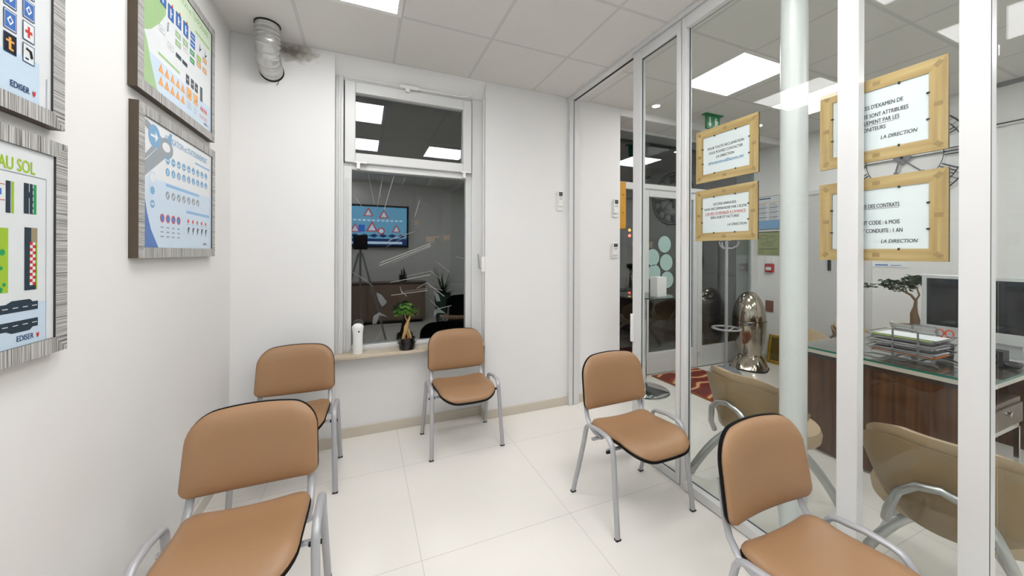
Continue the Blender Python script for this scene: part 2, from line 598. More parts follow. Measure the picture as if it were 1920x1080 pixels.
# ------------------------------------------------------------------ window in the niche
w = bpy.data.objects.new('window_1', None); COL.objects.link(w); struct(w)
WY = 3.05
b = MB()
b.box(NL, -0.14, 3.02, 3.12, .66, 2.775).box(.875, NR, 3.02, 3.12, .66, 2.775).box(-.14, .875, 3.03, 3.12, 2.755, 2.775)
b.box(-.14, .875, 3.04, 3.12, 2.075, 2.125).box(-.14, .875, 3.04, 3.12, .66, .70)
b.box(-.118, -.108, 3.005, 3.02, .67, 2.0).box(-.172, -.16, 3.0, 3.02, .66, 2.77)
b.build('window_frame', 'white_alu', w, .003)
b = MB()
for y0, a, c, d, e in ((3.005, -.132, .868, 2.125, 2.748),):
    b.box(a, -.057, y0, 3.08, d, e).box(.794, c, y0, 3.08, d, e).box(-.057, .794, y0, 3.08, 2.664, e).box(-.057, .794, y0, 3.08, d, 2.2)
b.build('fanlight_sash', 'white_alu', w, .004)
b = MB()
b.box(-.14, -.083, 3.035, 3.09, .675, 2.10).box(.825, .875, 3.035, 3.09, .675, 2.10).box(-.083, .825, 3.035, 3.09, 2.076, 2.10).box(-.083, .825, 3.035, 3.09, .675, .705)
b.build('lower_sash', 'white_alu', w, .003)
MB().box(-.083, .825, 3.060, 3.066, .705, 2.076).build('pane', 'pane', w)
MB().box(-.057, .794, 3.050, 3.056, 2.2, 2.664).build('pane', 'pane', w)
MB().box(NL, NR, 2.915, 3.045, .635, .66).build('window_sill', 'sill', w, .004)
# scratches and old adhesive streaks on the lower pane (lines between points on the glass)
sc = MB()
for x0, z0, x1, z1, wd in [(0.12, 1.327, 0.528, 1.495, 5), (0.128, 1.351, 0.527, 1.511, 5), (0.226, 1.35, 0.528, 1.485, 2), (0.195, 1.534, 0.397, 1.608, 3), (0.172, 1.478, 0.334, 1.569, 2), (0.18, 1.518, 0.302, 1.593, 2), (0.204, 1.19, 0.528, 1.247, 4), (0.212, 1.085, 0.504, 1.115, 4), (0.319, 1.235, 0.545, 1.281, 2), (0.034, 2.069, 0.082, 1.816, 2), (0.119, 1.873, 0.145, 2.05, 2), (0.156, 1.78, 0.231, 2.057, 3), (0.104, 1.793, 0.133, 1.985, 1.5), (0.397, 1.735, 0.436, 1.868, 3), (0.501, 1.997, 0.537, 2.063, 2), (-0.055, 1.862, -0.005, 1.788, 2), (0.578, 1.356, 0.697, 1.261, 2), (0.496, 1.181, 0.646, 1.058, 3), (0.52, 1.281, 0.612, 1.212, 2), (0.512, 1.148, 0.629, 1.11, 2), (0.529, 1.03, 0.613, 0.942, 2), (0.32, 1.113, 0.504, 1.131, 2), (0.579, 0.952, 0.707, 0.976, 3), (-0.08, 1.281, 0.033, 1.21, 2), (-0.025, 1.243, 0.077, 1.162, 2), (0.086, 0.712, 0.137, 0.795, 2), (0.288, 1.123, 0.335, 1.072, 3), (0.28, 1.155, 0.296, 1.098, 3), (0.415, 1.134, 0.496, 1.181, 3), (0.749, 1.398, 0.819, 1.38, 3), (0.293, 1.982, 0.316, 2.048, 1.5)]:
    d = Vector((x1 - x0, z1 - z0)).normalized(); q = Vector((-d.y, d.x)) * wd * 0.00062
    sc.poly([(x0 - q.x, z0 - q.y), (x1 - q.x, z1 - q.y), (x1 + q.x, z1 + q.y), (x0 + q.x, z0 + q.y)], 3.0592)
for pts in [[(0.07, 0.863), (0.077, 0.926), (0.122, 0.954), (0.189, 0.91), (0.122, 0.931), (0.1, 0.861)], [(0.099, 1.114), (0.136, 1.096), (0.181, 1.031), (0.144, 0.993), (0.114, 1.05)], [(0.554, 1.113), (0.596, 1.078), (0.613, 1.018), (0.579, 1.019)], [(0.554, 0.895), (0.563, 0.953), (0.613, 0.945), (0.664, 0.908), (0.596, 0.922)]]:
    sc.poly(pts, 3.0592, 1)
def faint(name, col, a):
    m, nt, p = nodes(name)
    p.inputs['Base Color'].default_value = (*col, 1)
    p.inputs['Alpha'].default_value = a
    p.inputs['Roughness'].default_value = 0.8
    return m
sc.build('scratches', [faint('scratch_white', (.75, .75, .72), .42), faint('residue', (.5, .55, .58), .28)], w)
# opener rod, catches, lever
b = MB()
b.tube([(-.13, 2.99, 2.762), (.28, 2.985, 2.762)], .004, n=6).tube([(.40, 2.985, 2.762), (.78, 2.985, 2.762), (.83, 2.975, 2.77), (.872, 2.95, 2.80)], .006, n=6)
b.box(.27, .41, 2.975, 3.0, 2.75, 2.775).box(.31, .345, 2.975, 3.0, 2.725, 2.75)
b.build('opener_rod', 'white_pl', w, .002)
for x in (-.035, .80):
    MB().box(x - .03, x + .06, 2.985, 3.006, 2.118, 2.13).box(x - .012, x + .012, 2.985, 3.04, 2.075, 2.12).build('catch', 'white_pl', w, .002)
b = MB()
b.tube([(NR - .012, 2.95, 1.0), (NR - .012, 2.95, 2.75)], .004, n=6).box(NR - .03, NR, 2.94, 2.965, 1.27, 1.40)
b.tube([(NR - .03, 2.95, 1.30), (NR - .05, 2.945, 1.30), (NR - .06, 2.94, 1.42)], .006, n=6, mi=1)
b.build('opener_lever', ['white_pl', 'grey_pl'], w, .002)

# ------------------------------------------------------------------ glazed partition
t = bpy.data.objects.new('trim_4', None); COL.objects.link(t); struct(t)
MB().box(1.785, 1.90, YF, YB - .03, 2.875, CEIL).build('top_track', 'white_alu', t, .002)
MB().box(1.835, 1.85, YF, YB - .03, 2.871, 2.875).build('track_groove', 'rubber', t)
MB().box(1.79, 1.90, 2.895, YB, 0, CEIL).box(1.83, 1.84, 2.891, 2.895, 0, CEIL, 1).build('wall_jamb', ['white_alu', 'grey_pl'], t, .002)
MB().box(1.80, 1.86, YF, 2.06, 0, .006).build('floor_track', 'white_alu', t)

d = bpy.data.objects.new('door_2', None); COL.objects.link(d); struct(d)       # sliding leaf, pushed open
MB().box(1.80, 1.84, 1.975, 2.055, .01, 2.872).box(1.80, 1.84, 1.66, 1.975, 2.80, 2.872).box(1.80, 1.84, 1.66, 1.975, .01, .06).box(1.80, 1.84, 1.635, 1.668, .01, 2.872).build('door_frame', 'white_alu', d, .003)
MB().box(1.816, 1.824, 1.668, 1.975, .06, 2.80).build('pane', 'glass', d)
MB().box(1.811, 1.8155, 1.970, 1.975, .06, 2.80).box(1.811, 1.8155, 1.668, 1.673, .06, 2.80).box(1.811, 1.8155, 1.668, 1.975, 2.794, 2.80).box(1.811, 1.8155, 1.668, 1.975, .06, .065).build('gasket', 'gasket', d)
MB().box(1.775, 1.80, 2.03, 2.05, .80, 1.0).build('door_handle', 'white_pl', d, .004)

g = bpy.data.objects.new('window_2', None); COL.objects.link(g); struct(g)      # fixed glazing with the notices
MB().box(1.80, 1.85, 1.595, 1.628, .006, 2.872).build('mullion', 'white_alu', g, .003)
MB().box(1.785, 1.83, .772, .84, .0, 2.875).build('mullion', 'white_alu', g, .003)
MB().box(1.785, 1.83, .452, .516, .0, 2.875).box(1.786, 1.7885, .4505, .4525, 0, 2.875, 1).build('mullion', ['white_alu', 'gasket'], g, .001)
MB().box(1.80, 1.85, YF, 1.595, 2.80, 2.872).build('top_rail', 'white_alu', g, .003)
MB().box(1.79, 1.85, YF, 1.595, .006, .06).build('bottom_rail', 'white_alu', g, .003)
MB().box(1.831, 1.839, .48, 1.595, .06, 2.80).build('pane', 'glass', g)
MB().box(1.829, 1.8305, 1.588, 1.595, .06, 2.80).box(1.829, 1.8305, .516, 1.595, .06, .066).build('gasket', 'gasket', g)
g2 = bpy.data.objects.new('window_3', None); COL.objects.link(g2); struct(g2)
MB().box(1.843, 1.851, YF, .452, .06, 2.80).build('pane', 'glass', g2)

# ------------------------------------------------------------------ round column behind the glass
c = MB(); c.lathe([(.054, 0), (.054, CEIL)], n=36)
tag(c.build('round_column', 'white_alu'), 'slim white round column just behind the glass partition', 'column', loc=(1.905, 1.065, 0))

# ------------------------------------------------------------------ entrance facade
e = bpy.data.objects.new('door_3', None); COL.objects.link(e); struct(e)
F0, F1 = FY, FY + .05
def leaf(e, x0, x1, sl, sr):
    b = MB()
    b.box(x0, x0 + sl, F0 - .02, F1 - .02, .01, 2.17).box(x1 - sr, x1, F0 - .02, F1 - .02, .01, 2.17)
    b.box(x0 + sl, x1 - sr, F0 - .02, F1 - .02, 2.10, 2.17).box(x0 + sl, x1 - sr, F0 - .02, F1 - .02, .01, .26)
    b.build('door_frame', 'white_alu', e, .004)
    MB().box(x0 + sl, x1 - sr, F0, F0 + .006, .26, 2.10).build('pane', 'pane', e)
leaf(e, 3.03, 3.89, .07, .07)
b = MB()
for x, z in ((3.357, 1.543), (3.175, 1.385), (3.385, 1.325), (3.195, 1.20), (3.40, 1.115)): b.disc(x, z, .1, F0 - .002, 0, 36)
b.build('sticker', 'mint', e)
b = MB().box(3.015, 3.035, F0 - .075, F0 - .055, .36, .92).box(3.015, 3.035, F0 - .06, F0 - .02, .40, .43).box(3.015, 3.035, F0 - .06, F0 - .02, .86, .89)
b.build('pull_handle', 'white_alu', e, .004)
MB().box(3.062, 3.078, F0 - .03, F0 - .02, .93, .97).build('lock', 'dark_pl', e, .002)
e2 = bpy.data.objects.new('door_4', None); COL.objects.link(e2); struct(e2)
leaf(e2, 3.895, 4.98, .075, .06)
MB().box(3.875, 3.92, F0 - .035, F0 - .02, .17, .21).build('lock', 'white_alu', e2, .003)
v = bpy.data.objects.new('window_4', None); COL.objects.link(v); struct(v)
b = MB()
b.box(WE, XR, F0 - .01, F1, 2.17, 2.25).box(WE, XR, F0 - .01, F1, 2.83, 2.86).box(2.96, 3.03, F0 - .01, F1, 0, 2.17).box(WE, 2.45, F0 - .01, F1, 0, 2.86)
b.box(4.98, XR, F0 - .01, F1, 0, 2.86).box(2.45, 2.96, F0 - .01, F1, 0, .12).box(3.0, 3.9, F0 - .03, F0 - .01, 2.19, 2.235)
b.build('window_frame', 'white_alu', v, .003)
MB().box(2.45, XR, F0, F0 + .006, 2.25, 2.83).build('pane', 'pane', v)
MB().box(2.45, 2.96, F0, F0 + .006, .12, 2.17).build('pane', 'pane', v)

# ------------------------------------------------------------------ ceiling lamps
def panel(x, y, label, grp):
    o = thing('ceiling_light', label, 'light', (x, y, CEIL), 0, grp)
    MB().box(-.3, -.272, -.3, .3, -.008, -.001).box(.272, .3, -.3, .3, -.008, -.001).box(-.272, .272, -.3, -.272, -.008, -.001).box(-.272, .272, .272, .3, -.008, -.001).build('frame', 'white_pl', o)
    MB().box(-.272, .272, -.272, .272, -.006, -.001).build('diffuser', 'lamp', o)
    return o
G = 'square ceiling light panels'
panel(1.115, -.37, 'added square ceiling panel, unseen, nearest the glass partition at the back', G)  # unseen panel, added to brighten the lower left wall
panel(-.52, -1.2, 'added square ceiling panel, unseen, in the corner by the television wall', G)  # extra panel off the tile grid, added out of view to light the left wall
panel(-.085, 2.03, 'square lit ceiling panel at the top edge, nearest the foil duct', G)
panel(-.085, .83, 'square lit ceiling panel mirrored in the fanlight beside another lit panel', G)
panel(1.115, .83, 'square lit ceiling panel mirrored lowest in the fanlight of the window', G)
panel(2.835, 2.03, 'square lit ceiling panel seen through the glass above the framed contact notice', G)
panel(4.035, 2.03, 'square lit ceiling panel mostly hidden behind the round column', G)
panel(2.835, -.37, 'square lit ceiling panel over the office out of view beside the desk', G)
panel(4.035, -.37, 'square lit ceiling panel over the office out of view behind the computer', G)
panel(.515, -.37, 'square lit ceiling panel over the back of the waiting room', G)
for x, y, l in ((2.69, 2.741, 'small round ceiling spotlight above the entrance door'), (4.18, 2.703, 'small round ceiling spotlight right of the exit sign')):
    o = thing('ceiling_spotlight', l, 'light', (x, y, CEIL), 0, 'recessed spotlights by the entrance')
    MB().lathe([(.036, -.001), (.036, -.007), (.046, -.007), (.046, -.001)], n=28).build('ring', 'white_pl', o)
    MB().lathe([(.001, -.004), (.036, -.004)], n=28).build('bulb', 'spot', o)

# exit sign
o = thing('exit_sign', 'green emergency exit sign with white arrow hanging from the ceiling', 'sign', (3.42, 2.69, CEIL), 0)
MB().box(-.13, .13, -.03, .03, -.012, 0).build('base', 'green', o, .003)
MB().box(-.10, .10, -.012, .012, -.155, -.012).build('panel', 'green', o, .003)
b = MB()
b.rect(-.062, -.105, -.045, -.035, -.0125).poly([(-.08, -.10), (-.027, -.10), (-.0535, -.14)], -.0125)
b.disc(.035, -.045, .012, -.0125)
b.poly([(.015, -.06), (.05, -.06), (.056, -.095), (.025, -.10)], -.0125).poly([(.05, -.095), (.085, -.125), (.078, -.135), (.035, -.105)], -.0125)
b.poly([(.025, -.095), (.04, -.10), (.02, -.14), (.0, -.145), (.0, -.135), (.014, -.13)], -.0125).poly([(.05, -.06), (.075, -.085), (.068, -.092), (.045, -.072)], -.0125)
b.build('pictogram', 'white_pl', o)

# ------------------------------------------------------------------ ventilation duct
o = thing('ventilation_duct', 'crinkled silver foil duct bending from the ceiling into the wall', 'duct', (-.575, 2.745, CEIL))
path, tp = [], []
ctl = [(0, 0, .0), (0, .0, -.05), (0.0, .004, -.10), (-.003, .02, -.15), (-.008, .06, -.195), (-.01, .12, -.215), (-.012, .186, -.22)]
for i in range(len(ctl) - 1):
    for j in range(8):
        q = j / 8; a, c2 = Vector(ctl[i]), Vector(ctl[i + 1]); path.append(tuple(a.lerp(c2, q))); tp.append(1.0 + .045 * (1 if j % 4 < 2 else -1) + random.uniform(-.035, .035))
b = MB(); b.tube(path, .068, n=28, side=(1, 0, 0), taper=tp); b.build('hose', 'foil', o)
MB().tube([(.069 * cos(a * pi / 14), .069 * sin(a * pi / 14), -.004) for a in range(28)], .006, n=6, closed=True).build('clamp_wire', 'wire', o)
MB().tube([(-.012 + .07 * cos(a * pi / 14), .182, -.22 + .07 * sin(a * pi / 14)) for a in range(28)], .005, n=6, closed=True).build('clamp_wire', 'wire', o)
MB().tube([(.03, .18, -.285), (.02, .165, -.32)], .002, n=5).build('clamp_wire', 'wire', o)

# ------------------------------------------------------------------ wall remotes
def remote(x, z, h, wd, label, y=YB):
    o = thing('air_conditioner_remote', label, 'remote control', (x, y, z), 0, 'wall remotes')
    MB().box(-wd / 2, wd / 2, -.012, 0, -h / 2, h * .30).build('holder', 'white_pl', o, .003)
    MB().box(-wd * .40, wd * .40, -.026, -.010, -h * .30, h / 2).build('handset', 'white_pl', o, .004)
    b = MB().rect(-wd * .3, h * .22, wd * .3, h * .43, -.0265)
    for i in range(3):
        for j in range(2): b.rect(-wd * .25 + i * wd * .18, h * (.05 + .07 * j), -wd * .25 + i * wd * .18 + wd * .12, h * (.09 + .07 * j), -.0265, 1)
    b.build('display', ['gasket', 'grey_pl'], o)
remote(1.70, 1.922, .185, .065, 'white remote in a wall holder on the waiting room side')
remote(2.34, 1.887, .185, .07, 'white remote in a wall holder beyond the glass door, upper one')
remote(2.333, 1.462, .155, .08, 'small white wall control with grey display under the other remote')

# ------------------------------------------------------------------ framed posters on the left wall
def framed(name, label, cat, loc, rz, wd, ht, fw, dp, h_m, v_m, art, group=None, lip=True, recess=.005):
    o = thing(name, label, cat, loc, rz, group)
    b = MB()
    W, H = wd / 2, ht / 2
    for k in range(4):
        if k == 0: q = [(-W, -H), (W, -H), (W - fw, -H + fw), (-W + fw, -H + fw)]
        if k == 1: q = [(W, H), (-W, H), (-W + fw, H - fw), (W - fw, H - fw)]
        if k == 2: q = [(-W, H), (-W, -H), (-W + fw, -H + fw), (-W + fw, H - fw)]
        if k == 3: q = [(W, -H), (W, H), (W - fw, H - fw), (W - fw, -H + fw)]
        mi = 0 if k < 2 else 1
        vs = [(x, -dp, z) for x, z in q] + [(x, 0, z) for x, z in q]
        b.add(vs, [(0, 1, 2, 3)], mi); b.add(vs, [(1, 0, 4, 5)], 2); b.add(vs, [(3, 2, 6, 7)], 3); b.add(vs, [(7, 6, 5, 4)], 2)
    b.build('frame', [h_m, v_m, 'frame_side', 'lip'], o)
    art(o, W - fw, H - fw, -dp + recess)
    return o

PM = [mat('print_white', (.72, .75, .76), .25), mat('print_green', '9fc08a', .25), mat('print_lime', '9dbf3a', .25), mat('print_blue', '3f6fb5', .25),
      mat('print_paleblue', 'c6d8e8', .25), mat('print_navy', '22406e', .25), mat('print_orange', 'e5a85a', .25), mat('print_red', 'c8372f', .25),
      mat('print_dark', '2d3b47', .25), mat('print_grey', '8d959d', .25), mat('print_teal', '6d9fc6', .25), mat('print_forest', '2f9a58', .25), mat('print_black', '1c1c1e', .25),
      mat('print_tan', '9a8d72', .25), mat('print_skyblue', '86b0d8', .25), mat('print_palegreen', 'd5e3cc', .25)]
WH, GN, LM, BL, PB, NV, OR, RD, DK, GY, TL, FO, BK, TN, SK, PG = range(16)

def sheet(o, W, H, y):
    b = MB(); b.box(-W, W, y, y + .004, -H, H, WH); return b

def logo(b, x, z, s, y):
    b.text('EDISER', x, z, s, y, NV, 'LEFT', bold=.035, xs=.82)
    q = x + s * 2.95
    b.poly([(q, z + s * .3), (q + s * .2, z + s * .2), (q + s * .45, z + s * .35), (q + s * .4, z - s * .15), (q + s * .2, z - s * .4), (q + s * .02, z - s * .1)], y, RD)

def art_stationnement(o, W, H, y):
    b = sheet(o, W, H, y); yc, zc = 2.187, 1.71
    k = [0]
    def Y(v=1):
        k[0] += 1; return y - .0004 - .000005 * k[0]
    def X(a): return a - yc
    def Z(a): return a - zc
    b.rect(-W, -H, W, H * .1, Y(), PB)
    b.text('OBLIGATION et STATIONNEMENT', X(2.2375), Z(1.925), .040, Y(), TL, bold=.035, fit=.45)
    b.poly([(-W, Z(1.958)), (X(1.875), Z(1.958)), (X(2.0), Z(1.915)), (X(1.985), Z(1.88)), (-W, Z(1.935))], Y(), GY)
    b.poly([(-W, Z(1.727)), (-W, Z(1.81)), (X(1.95), Z(1.90)), (X(2.02), Z(1.842))], Y(), GY)
    b.poly([(X(2.02), Z(1.91)), (X(2.055), Z(1.958)), (X(2.075), Z(1.958)), (X(2.06), Z(1.90))], Y(), TL)
    b.poly([(X(2.025 + .06 * cos(a * pi / 14)), Z(1.884 + .044 * sin(a * pi / 14))) for a in range(28)], Y(), GY)
    b.poly([(X(2.025 + .034 * cos(a * pi / 14)), Z(1.888 + .02 * sin(a * pi / 14))) for a in range(28)], Y(), WH)
    b.poly([(-W, Z(1.79)), (X(1.95), Z(1.868)), (X(1.95), Z(1.866)), (-W, Z(1.786))], Y(), WH)
    b.disc(X(1.928), Z(1.908), .047, Y(), TL, 32)
    b.rect(X(1.90), Z(1.903), X(1.945), Z(1.913), Y(), WH); b.poly([(X(1.935), Z(1.93)), (X(1.957), Z(1.908)), (X(1.935), Z(1.886))], Y(), WH)
    b.poly([(-W, Z(1.68)), (X(1.873), Z(1.594)), (X(1.903), Z(1.524)), (X(1.961), -H), (-W, -H)], Y(), BL)
    for i in range(9): b.disc(X(2.036 + .0517 * i), Z(1.834 + .0012 * i), .018, Y(), TL); b.rect(X(2.026 + .0517 * i), Z(1.832), X(2.046 + .0517 * i), Z(1.837), Y(), WH)
    for i in range(9): b.disc(X(2.036 + .0517 * i), Z(1.782 + .0012 * i), .018, Y(), TL); b.rect(X(2.033 + .0517 * i), Z(1.772), X(2.039 + .0517 * i), Z(1.792), Y(), WH)
    for i in range(7): b.disc(X(2.036 + .0517 * i), Z(1.68 + .001 * i), .018, Y(), GY); b.poly([(X(2.026 + .0517 * i), Z(1.672)), (X(2.031 + .0517 * i), Z(1.669)), (X(2.046 + .0517 * i), Z(1.688)), (X(2.041 + .0517 * i), Z(1.691))], Y(), WH)
    b.rect(X(2.313), Z(1.882), X(2.50), Z(1.892), Y(), SK).rect(X(2.02), Z(1.718), X(2.361), Z(1.731), Y(), SK).rect(X(2.217), Z(1.62), X(2.494), Z(1.634), Y(), SK)
    for i in range(4):
        b.disc(X(1.991 + .049 * i), Z(1.577), .019, Y(), RD); b.disc(X(1.991 + .049 * i), Z(1.577), .014, Y(), BL)
        for j in range(3): b.rect(X(1.977 + .049 * i), Z(1.535 - .02 * j), X(2.003 + .049 * i), Z(1.541 - .02 * j), Y(), GY)
    for i in range(5):
        b.disc(X(2.237 + .0525 * i), Z(1.583), .010, Y(), RD); b.rect(X(2.222 + .0525 * i), Z(1.566), X(2.252 + .0525 * i), Z(1.568), Y(), GY)
        b.poly([(X(2.235 + .0525 * i), Z(1.555)), (X(2.258 + .0525 * i), Z(1.552)), (X(2.244 + .0525 * i), Z(1.535)), (X(2.25 + .0525 * i), Z(1.534)), (X(2.23 + .0525 * i), Z(1.512)), (X(2.238 + .0525 * i), Z(1.532)), (X(2.23 + .0525 * i), Z(1.534))], Y(), DK)
    for z, c in ((1.736, WH), (1.683, TL), (1.628, TL)):
        b.rect(X(1.892), Z(z - .026), X(1.934), Z(z + .026), Y(), PB); b.disc(X(1.913), Z(z), .017, Y(), c)
    b.rect(X(1.902), Z(1.626), X(1.918), Z(1.631), Y(), WH); b.poly([(X(1.916), Z(1.637)), (X(1.926), Z(1.6285)), (X(1.916), Z(1.62))], Y(), WH)
    logo(b, X(2.41), Z(1.474), .016, Y())
    b.build('print', PM, o)

def art_temporaire(o, W, H, y):
    b = sheet(o, W, H, y); yc, zc = 2.178, 2.38
    k = [0]
    def Y():
        k[0] += 1; return y - .0004 - .000005 * k[0]
    def X(a): return a - yc
    def Z(a): return a - zc
    b.rect(-W, Z(2.54), W, H, Y(), PG).rect(-W, -H, W, Z(2.24), Y(), PB)
    b.poly([(-W, Z(2.50)), (X(1.93), Z(2.53)), (X(2.02), Z(2.52)), (X(2.017), Z(2.463)), (X(1.966), Z(2.397)), (X(1.9), Z(2.335)), (-W, Z(2.30))], Y(), GN)
    b.poly([(-W, Z(2.32)), (X(1.868), Z(2.28)), (X(1.90), Z(2.2)), (X(1.95), -H), (-W, -H)], Y(), GN)
    b.text('DIRECTION et TEMPORAIRE', X(2.26), Z(2.622), .045, Y(), GN, bold=.035, fit=.42)
    b.rect(X(2.311), Z(2.555), X(2.49), Z(2.566), Y(), GN).rect(X(1.955), Z(2.262), X(2.147), Z(2.274), Y(), GN)
    for a, z in ((1.993, 2.52), (2.06, 2.495), (2.132, 2.504), (2.205, 2.505)):
        b.rect(X(a - .026), Z(z - .032), X(a + .026), Z(z + .034), Y(), NV); b.rect(X(a - .022), Z(z - .028), X(a + .022), Z(z + .03), Y(), BL)
        b.rect(X(a - .006), Z(z - .02), X(a + .004), Z(z + .02), Y(), WH).rect(X(a - .004), Z(z), X(a + .014), Z(z + .006), Y(), WH).rect(X(a + .006), Z(z + .034), X(a + .018), Z(z + .046), Y(), RD)
    for z in (2.515, 2.474):
        b.rect(X(2.256), Z(z - .016), X(2.308), Z(z + .018), Y(), BL).rect(X(2.264), Z(z - .002), X(2.30), Z(z + .003), Y(), WH)
    b.tube([(X(2.03), Y(), Z(2.40)), (X(2.035), y - .001, Z(2.44))], .003, n=4, mi=DK)
    for a, z, c in ((2.128, 2.435, GN), (2.128, 2.395, GN), (2.202, 2.44, GN), (2.202, 2.41, WH), (2.276, 2.43, FO), (2.276, 2.39, FO), (1.985, 2.38, WH), (2.06, 2.345, WH), (2.354, 2.44, LM), (2.354, 2.408, OR), (2.428, 2.465, OR), (2.428, 2.41, OR)):
        b.rect(X(a - .026), Z(z - .013), X(a + .026), Z(z + .014), Y(), GY); b.rect(X(a - .024), Z(z - .011), X(a + .024), Z(z + .012), Y(), c); b.rect(X(a - .016), Z(z - .002), X(a + .012), Z(z + .002), Y(), WH if c != WH else GY)
    for a, z in ((2.133, 2.341), (2.196, 2.34)): b.rect(X(a - .026), Z(z - .011), X(a + .026), Z(z + .008), Y(), DK)
    for a in (2.36, 2.43): b.poly([(X(a), Z(2.48)), (X(a + .006), Z(2.53)), (X(a + .01), Z(2.50)), (X(a + .03), Z(2.51)), (X(a + .01), Z(2.49))], Y(), DK)
    for r, z in ((0, 2.21), (1, 2.157)):
        for i in range(5):
            a = 1.977 + .05 * i
            b.poly([(X(a - .022), Z(z - .018)), (X(a + .022), Z(z - .018)), (X(a), Z(z + .024))], Y(), OR); b.poly([(X(a - .014), Z(z - .013)), (X(a + .014), Z(z - .013)), (X(a), Z(z + .014))], Y(), RD)
            b.poly([(X(a - .012), Z(z - .012)), (X(a + .012), Z(z - .012)), (X(a), Z(z + .011))], Y(), OR)
    for a in (2.226, 2.279, 2.326): b.rect(X(a - .017), Z(2.252), X(a + .017), Z(2.298), Y(), DK); b.rect(X(a - .01), Z(2.273), X(a + .01), Z(2.277), Y(), WH)
    b.rect(X(2.372), Z(2.23), X(2.40), Z(2.305), Y(), DK)
    for a in (2.242, 2.317): b.rect(X(a - .026), Z(2.184), X(a + .026), Z(2.238), Y(), OR); b.poly([(X(a - .012), Z(2.2)), (X(a + .014), Z(2.222)), (X(a + .01), Z(2.196))], Y(), TN)
    for i in range(4):
        b.poly([(X(2.375 + .022 * i), Z(2.185)), (X(2.393 + .022 * i), Z(2.185)), (X(2.384 + .022 * i), Z(2.212))], Y(), RD); b.disc(X(2.375 + .025 * i), Z(2.15), .009, Y(), RD, 10); b.disc(X(2.375 + .025 * i), Z(2.15), .006, Y(), WH, 10)
    for j in range(3): b.rect(X(2.215), Z(2.165 - .013 * j), X(2.265), Z(2.168 - .013 * j), Y(), GY).rect(X(2.30), Z(2.165 - .013 * j), X(2.32), Z(2.168 - .013 * j), Y(), GY)
    b.rect(X(2.375), Z(2.178), X(2.465), Z(2.182), Y(), OR)
    logo(b, X(2.42), Z(2.125), .016, Y())
    b.build('print', PM, o)

def art_panneaux(o, W, H, y):
    b = sheet(o, W, H, y); yc, zc = 1.059, 2.076
    k = [0]
    def Y():
        k[0] += 1; return y - .0004 - .000005 * k[0]
    def X(a): return a - yc
    def Z(a): return a - zc
    b.rect(-W, -H, X(1.36), Z(1.90), Y(), PB).poly([(-W, Z(1.90)), (X(1.36), Z(1.90)), (X(1.36), Z(1.93)), (X(1.10), Z(1.905))], Y(), PB)
    cols = (0.80, .86, .92, .98, 1.04, 1.10, 1.16, 1.22, 1.273, 1.325)
    for i, a in enumerate(cols):
        for j in range(7):
            z = 1.938 + .056 * j
            if a < 1.2 and (i + j) % 3 == 0: continue
            b.rect(X(a - .0175), Z(z - .024), X(a + .0175), Z(z + .024), Y(), NV)
            b.rect(X(a - .0155), Z(z - .022), X(a + .0155), Z(z + .022), Y(), WH)
            if i == 8 and j == 0:
                b.rect(X(a - .0155), Z(z - .022), X(a + .0155), Z(z + .022), Y(), BK); b.rect(X(a - .004), Z(z - .015), X(a + .003), Z(z + .015), Y(), OR).rect(X(a - .011), Z(z + .003), X(a + .011), Z(z + .008), Y(), OR).rect(X(a - .002), Z(z - .016), X(a + .009), Z(z - .011), Y(), OR)
            elif i == 9 and j == 1:
                b.rect(X(a - .0035), Z(z - .014), X(a + .0035), Z(z + .014), Y(), RD).rect(X(a - .0105), Z(z - .004), X(a + .0105), Z(z + .004), Y(), RD)
            elif i == 9 and j == 0:
                b.tube([(X(a - .008), y - .002, Z(z + .012)), (X(a + .004), y - .002, Z(z + .009)), (X(a + .008), y - .002, Z(z - .008))], .003, n=4, mi=BK); b.rect(X(a - .01), Z(z - .016), X(a + .0), Z(z - .011), Y(), NV)
            else:
                b.rect(X(a - .0145), Z(z - .02), X(a + .0145), Z(z + .02), Y(), BL); b.poly([(X(a - .009), Z(z)), (X(a), Z(z + .012)), (X(a + .009), Z(z)), (X(a), Z(z - .012))], Y(), WH); b.poly([(X(a - .005), Z(z)), (X(a), Z(z + .007)), (X(a + .005), Z(z)), (X(a), Z(z - .007))], Y(), BL)
    b.rect(X(1.381), -H, X(1.383), Z(1.90), Y(), GY)
    logo(b, X(1.272), Z(1.843), .022, Y())
    b.build('print', PM, o)

